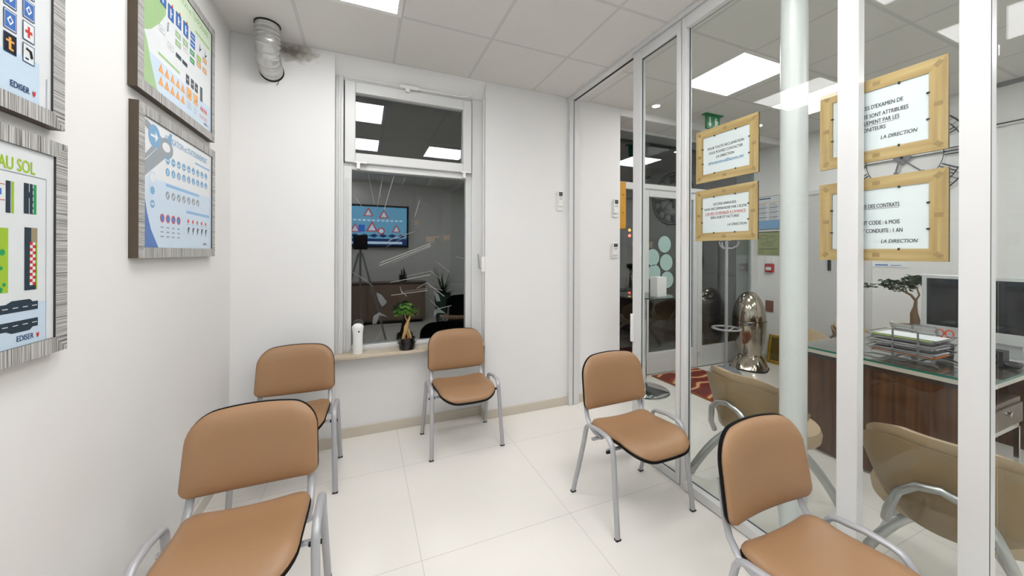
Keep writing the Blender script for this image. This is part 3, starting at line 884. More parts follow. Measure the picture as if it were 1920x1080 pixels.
def art_sol(o, W, H, y):
    b = sheet(o, W, H, y); yc, zc = 1.07, 1.445
    k = [0]
    def Y():
        k[0] += 1; return y - .0004 - .000005 * k[0]
    def X(a): return a - yc
    def Z(a): return a - zc
    b.rect(-W, -H, X(1.385), Z(1.30), Y(), PB)
    b.text('MARQUAGE AU SOL', X(1.346), Z(1.646), .045, Y(), LM, 'RIGHT', bold=.05, fit=.275)
    b.rect(-W, Z(1.626), X(1.383), Z(1.6285), Y(), GY).rect(X(1.3825), -H, X(1.384), Z(1.628), Y(), GY)
    def road(a0, z0, a1, z1): b.rect(X(a0), Z(z0), X(a1), Z(z1), Y(), DK)
    road(1.264, 1.526, 1.2865, 1.604); b.rect(X(1.28), Z(1.526), X(1.2865), Z(1.604), Y(), LM).rect(X(1.277), Z(1.526), X(1.279), Z(1.604), Y(), WH)
    road(1.314, 1.529, 1.352, 1.607); b.rect(X(1.341), Z(1.529), X(1.352), Z(1.607), Y(), FO)
    for i in range(5): b.rect(X(1.3405), Z(1.532 + .016 * i), X(1.3425), Z(1.542 + .016 * i), Y(), WH)
    b.rect(X(1.329), Z(1.529), X(1.3305), Z(1.57), Y(), WH).rect(X(1.329), Z(1.585), X(1.3305), Z(1.607), Y(), WH)
    for z in (1.555, 1.593): b.rect(X(1.225), Z(z), X(1.262), Z(z + .0015), Y(), RD)
    b.rect(X(1.222), Z(1.568), X(1.253), Z(1.583), Y(), BL).rect(X(1.236), Z(1.568), X(1.238), Z(1.583), Y(), WH)
    b.rect(X(1.17), Z(1.332), X(1.271), Z(1.489), Y(), LM).rect(X(1.17), Z(1.36), X(1.245), Z(1.489), Y(), GN)
    for a, z, r in ((1.255, 1.43, .008), (1.252, 1.392, .005), (1.26, 1.352, .005), (1.25, 1.34, .007)): b.disc(X(a), Z(z), r, Y(), FO, 10)
    road(1.316, 1.333, 1.355, 1.494); b.rect(X(1.336), Z(1.458), X(1.355), Z(1.494), Y(), TN).rect(X(1.351), Z(1.333), X(1.355), Z(1.458), Y(), LM)
    for i in range(14):
        for j in range(2): b.rect(X(1.332 + .0085 * j), Z(1.345 + .008 * i), X(1.3405 + .0085 * j), Z(1.353 + .008 * i), Y(), RD if (i + j) % 2 else WH)
    for z0, up in ((1.292, 1), (1.248, -1)):
        b.rect(X(1.10), Z(z0 - .011), X(1.357), Z(z0 + .011), Y(), DK)
        b.poly([(X(1.262), Z(z0 + .010 * up)), (X(1.28), Z(z0 + .018 * up)), (X(1.332), Z(z0 + .018 * up)), (X(1.342), Z(z0 + .010 * up))], Y(), DK)
        for i in range(9): b.rect(X(1.115 + .028 * i), Z(z0 - .001), X(1.13 + .028 * i), Z(z0 + .001), Y(), WH)
    for i in range(4):
        road(.80 + .1 * i, 1.50, .86 + .1 * i, 1.60); b.rect(X(.829 + .1 * i), Z(1.50), X(.832 + .1 * i), Z(1.60), Y(), WH)
    logo(b, X(1.293), Z(1.213), .020, Y())
    b.build('print', PM, o)

PO = 'framed traffic sign posters on the white wall'
framed('framed_poster', 'framed white poster of blue square signs with a red cross sign', 'poster', (XL, 1.059, 2.076), pi / 2, .762, .60, .042, .03, 'rib_h', 'rib_v', art_panneaux, PO)
framed('framed_poster', 'framed poster of road markings with green AU SOL heading', 'poster', (XL, 1.07, 1.445), pi / 2, .762, .586, .042, .03, 'rib_h', 'rib_v', art_sol, PO)
framed('framed_poster', 'framed poster with green swoosh, orange triangles and TEMPORAIRE heading', 'poster', (XL, 2.178, 2.38), pi / 2, .762, .64, .042, .03, 'rib_h', 'rib_v', art_temporaire, PO)
framed('framed_poster', 'framed pale blue poster of round signs headed STATIONNEMENT', 'poster', (XL, 2.187, 1.71), pi / 2, .762, .604, .042, .03, 'rib_h', 'rib_v', art_stationnement, PO)

# ------------------------------------------------------------------ pine framed notices behind the glass
def notice(y, z, wd, ht, lines, label, rot=0.0, fw=.046):
    def art(o, W, H, yy):
        b = MB(); b.box(-W, W, yy, yy + .003, -H, H); b.build('paper', 'paper', o)
        b = MB()
        n = 0
        for body, x, zz, size, mi, al, sh, ul, und in lines:
            n += 1
            b.text(body, x, zz, size, yy - .0006, mi, al, sh, .03, fit=ul)
            if und:
                if al == 'CENTER': a0, a1 = x - ul / 2, x + ul / 2
                elif al == 'RIGHT': a0, a1 = x - ul, x
                else: a0, a1 = x, x + ul
                b.rect(a0, zz - size * .50, a1, zz - size * .44, yy - .0006, mi)
        b.build('lettering', ['ink', 'ink_blue', 'ink_red'], o)
        for sx in (-.35, .35):
            for q in (-1, 1): MB().box(W * sx * 1.3 - .003, W * sx * 1.3 + .003, yy - .004, yy - .0005, q * H - .006, q * H + .003).build('clip', 'dark_pl', o)
        for sz in (-.4, .4):
            for q in (-1, 1): MB().box(q * W - .006, q * W + .003, yy - .004, yy - .0005, H * sz - .003, H * sz + .003).build('clip', 'dark_pl', o)
        W2, H2 = W + fw / 2, H + fw / 2
        for sx in (-1, 0, 1):
            for q in (-1, 0, 1):
                if sx == 0 and q == 0: continue
                T = Matrix.Translation((sx * W2, 0, q * H2)) @ Matrix.Rotation(radians(45 * (-sx * q)), 4, 'Y')
                MB().box(-.011, .011, -.0106, -.0098, -.008, .008, T=T).build('adhesive_pad', 'tape', o)
    return framed('framed_notice', label, 'notice', (1.853, y, z), -pi / 2 + rot, wd, ht, fw, .010, 'pine_h', 'pine_v', art, 'pine framed notices on the glass partition', recess=.003)

notice(1.375, 2.0, .367, .305, [('POUR TOUTE RECLAMATION', 0, .035, .021, 0, 'CENTER', 0, .212, 0), ('VOUS POUVEZ CONTACTER', 0, .008, .021, 0, 'CENTER', 0, .20, 0), ('LA DIRECTION', 0, -.019, .021, 0, 'CENTER', 0, .105, 0), ('directionamc@laposte.net', 0, -.048, .0195, 1, 'CENTER', .25, .208, 1)],
       'pine framed notice with blue address line, below the exit sign')
notice(1.378, 1.655, .367, .297, [('LECONS ANNULEES', 0, .058, .0195, 0, 'CENTER', 0, .135, 0), ("NON DECOMMANDEE PAR L'ELEVE", 0, .032, .0195, 0, 'CENTER', 0, .25, 0), ("2 JOURS OUVRABLES A L'AVANCE", 0, .006, .0195, 2, 'CENTER', 0, .238, 1), ('SERA DUE ET FACTUREE', 0, -.018, .0195, 0, 'CENTER', 0, .168, 0), ('LA DIRECTION', .125, -.062, .0175, 0, 'RIGHT', .25, .108, 0)],
       'pine framed notice with one red underlined line of text')
notice(.742, 1.958, .372, .325, [("LES PLACES D'EXAMEN DE", .074, .052, .022, 0, 'RIGHT', 0, .166, 0), ('CONDUITE SONT ATTRIBUEES', .088, .018, .022, 0, 'RIGHT', 0, .180, 0), ('UNIQUEMENT PAR LES', .064, -.008, .022, 0, 'RIGHT', 0, .136, 1), ('MONITEURS', .026, -.035, .022, 0, 'RIGHT', 0, .076, 0), ('LA DIRECTION', .110, -.075, .0195, 0, 'RIGHT', .25, .10, 0)],
       'pine framed exam notice behind the white post, upper of two')
notice(.742, 1.57, .375, .325, [('DUREE DES CONTRATS', .065, .050, .022, 0, 'RIGHT', 0, .130, 1), ('FORFAIT CODE : 6 MOIS', .066, -.015, .022, 0, 'RIGHT', 0, .143, 0), ('FORFAIT CONDUITE : 1 AN', .074, -.047, .022, 0, 'RIGHT', 0, .157, 0), ('LA DIRECTION', .112, -.088, .0195, 0, 'RIGHT', .25, .10, 0)],
       'pine framed contract length notice, directly under the exam notice')
# a fifth frame seen edge-on, on the fixed glass beside the entrance door
o = thing('framed_notice', 'yellow wooden frame fixed to the dark glass beside the wall end', 'notice', (2.60, FY - .002, 1.95))
MB().box(-.15, .15, -.03, 0, -.24, .29).build('frame', 'yellow_wood', o, .003)
for z in (.14, -.06): MB().box(.10, .12, -.034, -.03, z, z + .006).build('clip', 'dark_pl', o)

# ------------------------------------------------------------------ waiting chairs
def make_chair():
    o = thing('waiting_chair', '', 'chair')
    # seat: front at y=-.29, back at y=.12
    out = dense(rpoly([(-.203, -.285), (.203, -.285), (.208, .125), (-.208, .125)], [.115, .115, .05, .05], 8), .02)
    def sw(x, y, z):
        f = max(0.0, (-y - .13) / .155)
        return (x, y, z - .030 * f * f + .055 * (x / .22) ** 2 * .35 - .012 * max(0, 1 - abs(y - .02) / .15))
    b = MB(); pad(b, out, [(.012, .418), (.003, .424), (.0, .434), (.006, .447), (.022, .456), (.05, .460)], sw)
    b.build('seat', 'vinyl', o)
    b = MB(); pad(b, out, [(.05, .398), (.02, .402), (.003, .410), (-.003, .418), (-.002, .424), (.004, .427)], sw)
    b.build('seat_shell', 'shell', o.children[0])
    # backrest in x-z, warped so the sides come forward
    ob = dense(rpoly([(-.230, .513), (.230, .513), (.220, .79), (-.220, .79)], [.035, .035, .095, .095], 8), .02)
    def bw(x, z, d):
        zz = z + (.022 * (1 - (x / .23) ** 2) if z > .7 else -.016 * (1 - (x / .23) ** 2) if z < .56 else 0)
        return (x, .163 + (z - .50) * .16 - .033 * (x / .23) ** 2 - d, zz)
    b = MB(); pad(b, ob, [(.012, -.004), (.003, .0), (.0, .010), (.008, .022), (.028, .030), (.06, .034)], bw)
    b.build('backrest', 'vinyl', o)
    b = MB(); pad(b, ob, [(.06, -.020), (.02, -.017), (.003, -.011), (-.002, -.003), (-.0015, .003), (.004, .007)], bw)
    b.build('back_shell', 'shell', o.children[1])
    # side frames: front leg, bend, rail, bend, rear leg in one tube
    for s in (-1, 1):
        def P(y, z): return (s * (.262 - .012 * min(1, z / .40)), y, z)
        pts = [P(-.20, .008), P(-.175, .20), P(-.153, .385)]
        pts += [P(-.147 + .055 - .055 * cos(radians(a)), .405 + .062 * sin(radians(a))) for a in (12, 30, 50, 70, 88)]
        pts += [P(-.03, .470), P(.02, .462)]
        pts += [P(.045 + .045 * sin(radians(a)), .412 + .047 * cos(radians(a))) for a in (10, 30, 50, 70)]
        pts += [P(.102, .36), P(.15, .18), P(.20, .008)]
        f = MB(); f.tube(pts, .0150, .0105, side=(1, 0, 0), n=12)
        f = f.build('side_frame', 'frame_paint', o)
        for y in (-.20, .20): MB().box(s * .262 - .0155, s * .262 + .0155, y - .0115, y + .0115, 0, .009).build('rubber_foot', 'rubber', f, .003)
        k = MB(); k.tube([(s * .225, -.12, .398), (s * .268, -.12, .398)], .008, n=10); k.build('bolt', 'rubber', f)
        p = MB(); p.tube([(s * .205, .0, .403), (s * .205, .07, .408), (s * .204, .112, .425), (s * .203, .144, .462), (s * .20, .163, .52), (s * .198, .177, .60), (s * .196, .184, .64)], .0145, .008, side=(1, 0, 0), n=10)
        p.build('back_post', 'frame_paint', o)
    for y in (-.10, .03):
        c = MB(); c.tube([(-.248, y, .392), (.248, y, .392)], .012, .008, n=8, side=(0, 1, 0)); c.build('crossbar', 'frame_paint', o)
    return o
CH = make_chair()
CHAIRS = [(-.40, 1.565, 0, 'tan padded waiting chair below the framed posters, in front of another chair'),
          (-.407, 2.575, -1, 'tan padded waiting chair in the corner, partly hidden by the chair before it'),
          (.699, 2.683, .4, 'tan padded waiting chair standing alone under the dark window'),
          (1.437, 1.648, .8, 'tan padded waiting chair beside the open sliding glass door'),
          (1.365, .70, 0, 'tan padded waiting chair against the fixed glass, cut off by the picture edge')]
for i, (x, y, a, l) in enumerate(CHAIRS):
    o = CH if i == 0 else copy_tree(CH)
    o.location = (x, y, 0); o.rotation_euler = (0, 0, radians(a)); o['label'] = l; o['group'] = 'waiting room chairs'

# ------------------------------------------------------------------ tub chairs round the desk
def make_tub():
    """faces +x; rim .70 high"""
    o = thing('tub_chair', '', 'chair')
    def shellmesh(r0, r1, zt, zb, th, n=40, span=84):
        b = MB(); vs = []; fs = []
        rows = 8
        for i in range(n + 1):
            a = radians(180 - span + 2 * span * i / n)
            e = abs(i / n - .5) * 2
            top = zt - .13 * max(0, (e - .30) / .70) ** 1.6
            bot = zb + .06 * e ** 2
            for lay in range(2):
                for j in range(rows + 1):
                    q = j / rows
                    r = r0 + (r1 - r0) * (q ** .7) - th * lay - (.004 * lay)
                    z = bot + (top - bot) * q + (.006 * (1 - lay) if j == rows else 0)
                    vs.append((r * cos(a) * 1.02, r * sin(a), z))
        m = 2 * (rows + 1)
        for i in range(n):
            for j in range(rows):
                o0 = i * m + j; o1 = (i + 1) * m + j
                fs.append((o0, o1, o1 + 1, o0 + 1))
                p0 = i * m + rows + 1 + j; p1 = (i + 1) * m + rows + 1 + j
                fs.append((p1, p0, p0 + 1, p1 + 1))
            fs.append((i * m + rows, (i + 1) * m + rows, (i + 1) * m + 2 * rows + 1, i * m + 2 * rows + 1))
            fs.append(((i + 1) * m, i * m, i * m + rows + 1, (i + 1) * m + rows + 1))
        for i, fl in ((0, 1), (n, 0)):
            for j in range(rows):
                q = (i * m + j, i * m + j + 1, i * m + rows + 1 + j + 1, i * m + rows + 1 + j)
                fs.append(q if fl else q[::-1])
        b.add(vs, fs, 0, True)
        return b
    shellmesh(.20, .285, .70, .36, .02).build('shell', 'tub', o)
    shellmesh(.19, .262, .735, .45, .035).build('cushion', 'tub_in', o)
    b = MB(); pad(b, [(.265 * cos(2 * pi * i / 40) + .06, .262 * sin(2 * pi * i / 40)) for i in range(40)], [(.04, .35), (.005, .365), (0, .40), (.01, .43), (.04, .445)], lambda x, y, z: (x, y, z))
    b.build('seat', 'tub_in', o)
    for sy in (-1, 1):
        p = [(-.02 + (-.26 + .02) * q, sy * (.06 + .22 * q), .345 - .34 * q ** 1.9) for q in [i / 10 for i in range(11)]]
        p2 = [(.02 + (.26 - .02) * q, sy * (.06 + .22 * q), .345 - .34 * q ** 1.9) for q in [i / 10 for i in range(11)]]
        for pp in (p, p2):
            b = MB(); b.tube(pp, .024, .007, side=(-sy if pp is p else sy, 1, 0), n=8); b.build('leg', 'satin', o)
    b = MB(); b.tube([(-.19, -.16, .33), (-.235, -.15, .39), (-.288, -.12, .50), (-.30, -.07, .555), (-.302, -.01, .575), (-.30, .05, .56), (-.29, .10, .51), (-.245, .14, .40), (-.19, .16, .33)], .016, n=12); b.build('back_loop', 'satin', o)
    return o
TB = make_tub()
TUBS = [(2.235, 1.43, 0, 'beige tub chair behind the glass beyond the open sliding door'),
        (2.235, .65, 8, 'beige tub chair behind the glass under the contract notice'),
        (4.03, 2.01, -90, 'beige tub chair at the far side of the desk near the round column'),
        (4.74, 1.96, -90, 'beige tub chair behind the letter tray on the desk')]
for i, (x, y, a, l) in enumerate(TUBS):
    o = TB if i == 0 else copy_tree(TB)
    o.location = (x, y, 0); o.rotation_euler = (0, 0, radians(a)); o['label'] = l; o['group'] = 'beige tub chairs around the desk'
    if i > 1: o.scale = (1, 1, .94)

# ------------------------------------------------------------------ desk
o = thing('desk', 'walnut office desk with green edged glass top behind the partition', 'desk', (3.03, .77, 0))
DW, DL = 1.50, .92
MB().box(0, DW, 0, DL, .740, .752, 0).build('glass_top', [glass('desk_glass', (.93, .97, .96))], o)
MB().box(-.003, .0005, -.003, DL, .7395, .7518).box(0, DW, -.003, .0005, .7395, .7518).build('glass_edge', 'glass_edge', o)
MB().box(.004, DW, .004, DL, .715, .7395).build('worktop', 'walnut_top', o)
MB().box(-.002, .004, .0, DL, .714, .739).box(.004, DW, -.002, .004, .714, .739).build('edge_band', 'desk_band', o)
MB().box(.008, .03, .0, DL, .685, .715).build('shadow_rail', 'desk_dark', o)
MB().box(.01, .035, .01, DL, .02, .69).build('front_panel', 'walnut', o, .002)
MB().box(.035, .06, .0, .03, 0, .70).build('leg', 'desk_dark', o, .002)
MB().box(DW - .05, DW - .01, .02, DL - .02, 0, .72).build('end_panel', 'walnut', o, .002)
p = MB().box(.10, .62, .04, .50, .43, .585)
p = p.build('drawer_unit', 'walnut_top', o, .003)
MB().box(.105, .615, .030, .04, .44, .555).build('drawer_front', 'walnut_top', p, .002)
b = MB(); b.tube([(.36, .03, .525), (.36, .012, .525)], .012, n=14).tube([(.40, .03, .525), (.40, .018, .525)], .008, n=12); b.build('lock', 'chrome', p)
b = MB()
for q in ((.11, .05), (.61, .05), (.11, .49), (.61, .49)): b.box(q[0] - .01, q[0] + .01, q[1] - .01, q[1] + .01, 0, .43)
b.box(.10, .62, .04, .06, .405, .43)
b.build('base_frame', 'chrome', p)

# computer
DZ = .752
o = thing('desktop_computer', 'silver all-in-one computer with black screen standing on the desk', 'computer', (3.80, .945, DZ), -pi / 2)
MB().box(-.325, .325, -.012, .012, .105, .535).build('housing', 'alu', o, .004)
MB().rect(-.299, .175, .299, .51, -.0125).build('screen', 'screen', o)
b = MB(); b.prism([(.012, .30), (.012, .34), (.10, .02), (.10, 0), (-.085, 0), (-.085, .006), (.085, .010)], 'x', -.095, .095); b.build('stand', 'alu', o)

# letter tray and papers
o = thing('letter_tray', 'three tier grey wire letter tray full of papers on the desk', 'letter tray', (3.19, 1.17, DZ))
b = MB()
for sx in (0, .26):
    for y in (.03, -.085): b.tube([(sx, y, .01), (sx, y, .20)], .0055, n=8)
    b.tube([(sx, .03, .19), (sx, .022, .203), (sx, -.077, .203), (sx, -.085, .19)], .0055, n=8)
b.build('upright', 'steel_wire', o)
b = MB()
for y in (.03, -.085): b.tube([(0, y, .014), (.26, y, .014)], .005, n=8)
for sx in (0, .26): b.tube([(sx - .01, .19, .010), (sx, .12, .016), (sx, -.10, .016), (sx - .02, -.16, .012), (sx - .05, -.19, .0075)], .0055, n=8)
b.build('base', 'steel_wire', o)
for k, z in enumerate((.035, .08, .125)):
    b = MB()
    b.tube([(-.005, .165, z + .03), (.275, .165, z + .03), (.275, -.165, z + .03), (-.005, -.165, z + .03)], .003, n=6, closed=True)
    b.tube([(.02, .14, z), (.25, .14, z), (.25, -.14, z), (.02, -.14, z)], .0025, n=6, closed=True)
    for i in range(12): b.tube([(.02, -.14 + .0255 * i, z), (.25, -.14 + .0255 * i, z)], .0012, n=4)
    for sx, sy in ((0, 1), (1, 1), (0, -1), (1, -1)): b.tube([(-.005 + .28 * sx, .165 * sy, z + .03), (.02 + .23 * sx, .14 * sy, z)], .002, n=5)
    b.build('tray', 'steel_wire', o)
def stack(name, label, z, layers, seed):
    r = random.Random(seed)
    b = MB()
    for i, mi in enumerate(layers):
        T = Matrix.Translation((.135 + r.uniform(-.010, .010), r.uniform(-.010, .010), z + .004 * i)) @ Matrix.Rotation(r.uniform(-.05, .05), 4, 'Z')
        b.box(-.105, .105, -.145, .145, 0, .0035, mi, T)
    tag(b.build(name, ['paper', 'grey_paper', 'green_card', 'orange_card']), label, 'papers', 'papers in the letter tray', (3.19, 1.17, DZ))
stack('paper_stack', 'white sheets with a green edged folder on the top wire tray', .129, [1, 1, 1, 2, 0], 1)
stack('paper_stack', 'loose grey and white papers in the middle wire tray', .084, [1, 1, 0, 1, 1, 0, 1], 2)
stack('paper_stack', 'orange folder under grey papers in the lowest wire tray', .039, [3, 3, 1, 1, 0, 1], 3)

# pen cup with scissors
cx, cy = 4.0, 1.14
o = thing('pen_cup', 'dark mesh pen cup holding orange scissors before the computer screen', 'pen cup', (3.52, 1.075, DZ))
b = MB(); b.lathe([(.0, .002), (.038, .002), (.042, .10), (.039, .10), (.036, .006), (0, .006)], n=24); b.build('cup', 'dark_pl', o)
for a, l in ((.012, 'pen'), (-.015, 'pen')):
    b = MB(); b.tube([(a, .004, .01), (a * 1.6, .012, .135)], .0045, n=8); b.build('pen', 'paper', o)
o = thing('scissors', 'pair of scissors with orange looped handles in the pen cup', 'scissors', (3.52, 1.075, DZ), -pi / 2)
for s in (-1, 1):
    b = MB(); b.tube([(s * .021 + .018 * cos(a * pi / 8), 0, .165 + .022 * sin(a * pi / 8)) for a in range(16)], .0042, n=8, closed=True)
    b.tube([(s * .014, 0, .146), (s * .004, 0, .105)], .005, n=8); b.build('handle', 'orange', o)
b = MB().box(-.006, .006, -.002, .002, .01, .11); b.build('blades', 'satin', o)
# small stacked black boxes
for k, (z, l) in enumerate(((0, 'lower of two small black card boxes beside the computer'), (.043, 'upper of two small black card boxes beside the computer'))):
    o = MB().box(-.05, .05, -.04, .04, 0, .042).box(-.0505, -.0495, -.015, .02, .028, .034, 1).build('card_box', ['dark_pl', 'satin'], bevel=.003)
    tag(o, l, 'box', 'stacked card boxes', (3.66, .905, DZ + z))
tag(MB().box(-.05, .05, -.03, .03, 0, .03).build('computer_mouse', 'dark_pl', bevel=.012, seg=3), 'black computer mouse at the picture edge on the desk', 'mouse', None, (3.62, .83, DZ))

# ------------------------------------------------------------------ bonsai trees
def leaves(mb, centre, rx, ry, rz, n, size, rnd, mi=0):
    for _ in range(n):
        while True:
            p = Vector((rnd.uniform(-1, 1), rnd.uniform(-1, 1), rnd.uniform(-1, 1)))
            if .25 < p.length < 1: break
        c = Vector((centre[0] + p.x * rx, centre[1] + p.y * ry, centre[2] + p.z * rz))
        R = Matrix.Rotation(rnd.uniform(0, 2 * pi), 4, 'Z') @ Matrix.Rotation(rnd.uniform(-.9, .9), 4, 'X') @ Matrix.Rotation(rnd.uniform(-.5, .5), 4, 'Y')
        T = Matrix.Translation(c) @ R
        s = size * rnd.uniform(.7, 1.3)
        vs = [(-s, 0, -.15 * s), (-.4 * s, -.42 * s, .1 * s), (.4 * s, -.42 * s, .1 * s), (s, 0, -.2 * s), (.4 * s, .42 * s, .1 * s), (-.4 * s, .42 * s, .1 * s), (0, 0, -.02 * s)]
        mb.add(vs, [(0, 1, 6), (1, 2, 6), (2, 3, 6), (3, 4, 6), (4, 5, 6), (5, 0, 6)], mi, True, T)

rnd = random.Random(11)
o = thing('potted_bonsai', 'small bonsai in a round black pot on the window sill', 'plant', (.328, 2.975, .66))
b = MB(); b.lathe([(0, 0), (.058, 0), (.062, .01), (.063, .045), (.066, .047), (.066, .055), (.063, .057), (.064, .092), (.058, .092), (.055, .078), (0, .078)], n=32)
p = b.build('pot', 'pot_black', o)
b = MB()
for s in (-1, 1): b.tube([(s * .064, 0, .078), (s * .072, -.004, .068), (s * .070, -.006, .055), (s * .064, -.004, .048)], .003, n=6)
b.build('pot_ring', 'steel_wire', p)
MB().lathe([(0, .084), (.03, .086), (.056, .079)], n=24).build('soil', 'soil', o)
b = MB()
b.tube([(-.03, 0, .07), (-.024, -.003, .11), (-.012, -.003, .145), (-.008, 0, .175), (.004, 0, .21), (.02, 0, .25), (.025, .005, .30)], .013, n=10, taper=[1.1, 1.0, 1.15, 1.4, .9, .6, .35])
b.tube([(.03, .004, .075), (.026, .002, .105), (.014, 0, .135), (.0, 0, .16)], .010, n=8, taper=[.9, .9, 1, 1.1])
b.tube([(.012, .012, .075), (.008, .008, .11), (-.004, .002, .15)], .009, n=8)
b.tube([(.006, 0, .215), (-.012, .006, .25), (-.02, .0, .29)], .005, n=6, taper=[1, .8, .5])
b.tube([(.02, 0, .25), (.045, -.005, .275), (.06, -.005, .29)], .004, n=6, taper=[1, .8, .5])
b.build('trunk', 'bark', o)
b = MB()
leaves(b, (-.01, 0, .315), .075, .055, .050, 95, .016, rnd); leaves(b, (.055, 0, .295), .045, .045, .035, 40, .015, rnd); leaves(b, (-.07, 0, .285), .035, .03, .032, 34, .014, rnd)
b.build('foliage', 'leaf', o)

o = thing('potted_bonsai', 'leaning bonsai in a white oval dish beside the computer', 'plant', (4.38, 1.52, DZ), 0)
o.scale = (1.15, 1.15, 1.15)
b = MB(); b.lathe([(0, 0), (.08, 0), (.09, .015), (.105, .07), (.098, .07), (.085, .055), (0, .055)], n=36, sx=.75, sy=1.25); b.build('pot', 'pot_white', o)
MB().lathe([(0, .066), (.05, .064), (.09, .056)], n=24, sx=.75, sy=1.25).build('soil', 'soil', o)
b = MB()
b.tube([(0, -.01, .05), (0, -.012, .10), (0, -.006, .15), (0, -.012, .20), (0, -.015, .245), (0, .01, .285), (0, .05, .31), (0, .10, .335)], .022, n=10, taper=[1.1, 1.2, .95, .5, .42, .36, .3, .22])
b.tube([(0, -.015, .245), (.01, -.03, .29), (.0, -.02, .34), (0, 0, .37)], .006, n=6, taper=[1, .9, .7, .5])
b.tube([(0, .05, .31), (0, .12, .35), (0, .20, .355), (0, .25, .345)], .004, n=6, taper=[1, .8, .6, .4])
b.tube([(0, .03, .30), (0, .05, .36), (.01, .06, .40)], .004, n=6)
b.build('trunk', 'bark_dark', o)
b = MB()
leaves(b, (0, .0, .39), .06, .07, .045, 120, .021, rnd); leaves(b, (0, .13, .365), .05, .07, .035, 75, .021, rnd); leaves(b, (0, .25, .335), .03, .045, .02, 18, .018, rnd); leaves(b, (0, .09, .32), .04, .05, .02, 26, .018, rnd); leaves(b, (0, .02, .34), .04, .05, .03, 26, .018, rnd)
b.build('foliage', 'leaf_dark', o)

# air freshener on the sill
o = thing('air_freshener', 'white waisted air freshener dispenser standing on the window sill', 'air freshener', (-.035, 2.975, .66))
b = MB()
pr = [(.034, .0), (.036, .01), (.036, .05), (.035, .10), (.036, .15), (.040, .185), (.042, .20)]
pr += [(.042 * cos(radians(a)), .20 + .032 * sin(radians(a))) for a in (15, 35, 55, 75, 89)]
b.lathe([(0, 0)] + pr + [(0, .232)], n=32, sy=.8); b.build('housing', 'white_pl', o)
b = MB(); b.tube([(.008, -.028, .172), (.008, -.0325, .172)], .006, n=14); b.build('nozzle', 'dark_pl', o)

# ------------------------------------------------------------------ office wall things
def wall_r(y, z): return (XR, y, z)
o = thing('wall_clock', 'large open metal skeleton clock with Roman numerals behind the notices', 'clock', wall_r(1.825, 2.395), -pi / 2)
b = MB()
def ring(r, w2, y=-.022): b.tube([(r * cos(2 * pi * i / 64), y, r * sin(2 * pi * i / 64)) for i in range(64)], w2, n=6, closed=True)
ring(.455, .006); ring(.405, .004); ring(.28, .003)
for i in range(60):
    a = 2 * pi * i / 60
    b.tube([(.405 * cos(a), -.022, .405 * sin(a)), (.455 * cos(a), -.022, .455 * sin(a))], .002, n=4)
for s in (.05, 0, -.05): b.tube([(-.29, -.022, s * .12), (.29, -.022, s * .12)], .002, n=4)
for a in (45, 135, 225, 315): b.tube([(.43 * cos(radians(a)), -.022, .43 * sin(radians(a))), (.43 * cos(radians(a)), 0, .43 * sin(radians(a)))], .004, n=5)
b.build('dial_rings', 'wire', o)
b = MB()
NUM = ['XII', 'I', 'II', 'III', 'IIII', 'V', 'VI', 'VII', 'VIII', 'IX', 'X', 'XI']
WID = {'I': .028, 'V': .05, 'X': .05}
for k, s in enumerate(NUM):
    th = radians(90 - 30 * k)
    rd = Vector((cos(th), 0, sin(th))); tg = Vector((sin(th), 0, -cos(th)))
    tot = sum(WID[c] for c in s); u = -tot / 2
    for c in s:
        wd = WID[c]; m = u + wd / 2
        def pt(t, r): return tuple(rd * r + tg * t + Vector((0, -.022, 0)))
        if c == 'I': segs = [((m, .285), (m, .402))]
        elif c == 'V': segs = [((m - .02, .402), (m, .285)), ((m, .285), (m + .02, .402))]
        else: segs = [((m - .02, .402), (m + .02, .285)), ((m - .02, .285), (m + .02, .402))]
        for p0, p1 in segs: b.tube([pt(*p0), pt(*p1)], .005, n=5)
        u += wd
b.build('numerals', 'wire', o)
M['hand_grey'] = mat('clock_hand_grey', '6c6d70', .5, .3)
b = MB()
for x in (-.026, .026): b.prism([(x + .038 * cos(2 * pi * i / 24), .012 + .038 * sin(2 * pi * i / 24)) for i in range(24)], 'y', -.035, -.025)
b.prism([(-.058, -.003), (.058, -.003), (0, -.06)], 'y', -.0345, -.0255)
b.build('hub', 'hand_grey', o)
b = MB(); b.tube([(-.015, -.04, -.02), (-.04, -.04, -.13)], .009, .004, side=(1, 0, 0), n=6); b.prism([(-.04 + .018 * cos(2 * pi * i / 12), -.145 + .02 * sin(2 * pi * i / 12)) for i in range(12)], 'y', -.044, -.036)
b.build('hour_hand', 'hand_grey', o)
b = MB(); b.tube([(0, -.046, .0), (.14, -.046, -.15)], .006, .003, side=(0, 0, 1), n=6)
b.tube([(.15 + .02 * cos(2 * pi * i / 12), -.046, -.165 + .02 * sin(2 * pi * i / 12)) for i in range(12)], .004, n=6, closed=True); b.build('minute_hand', 'hand_grey', o)

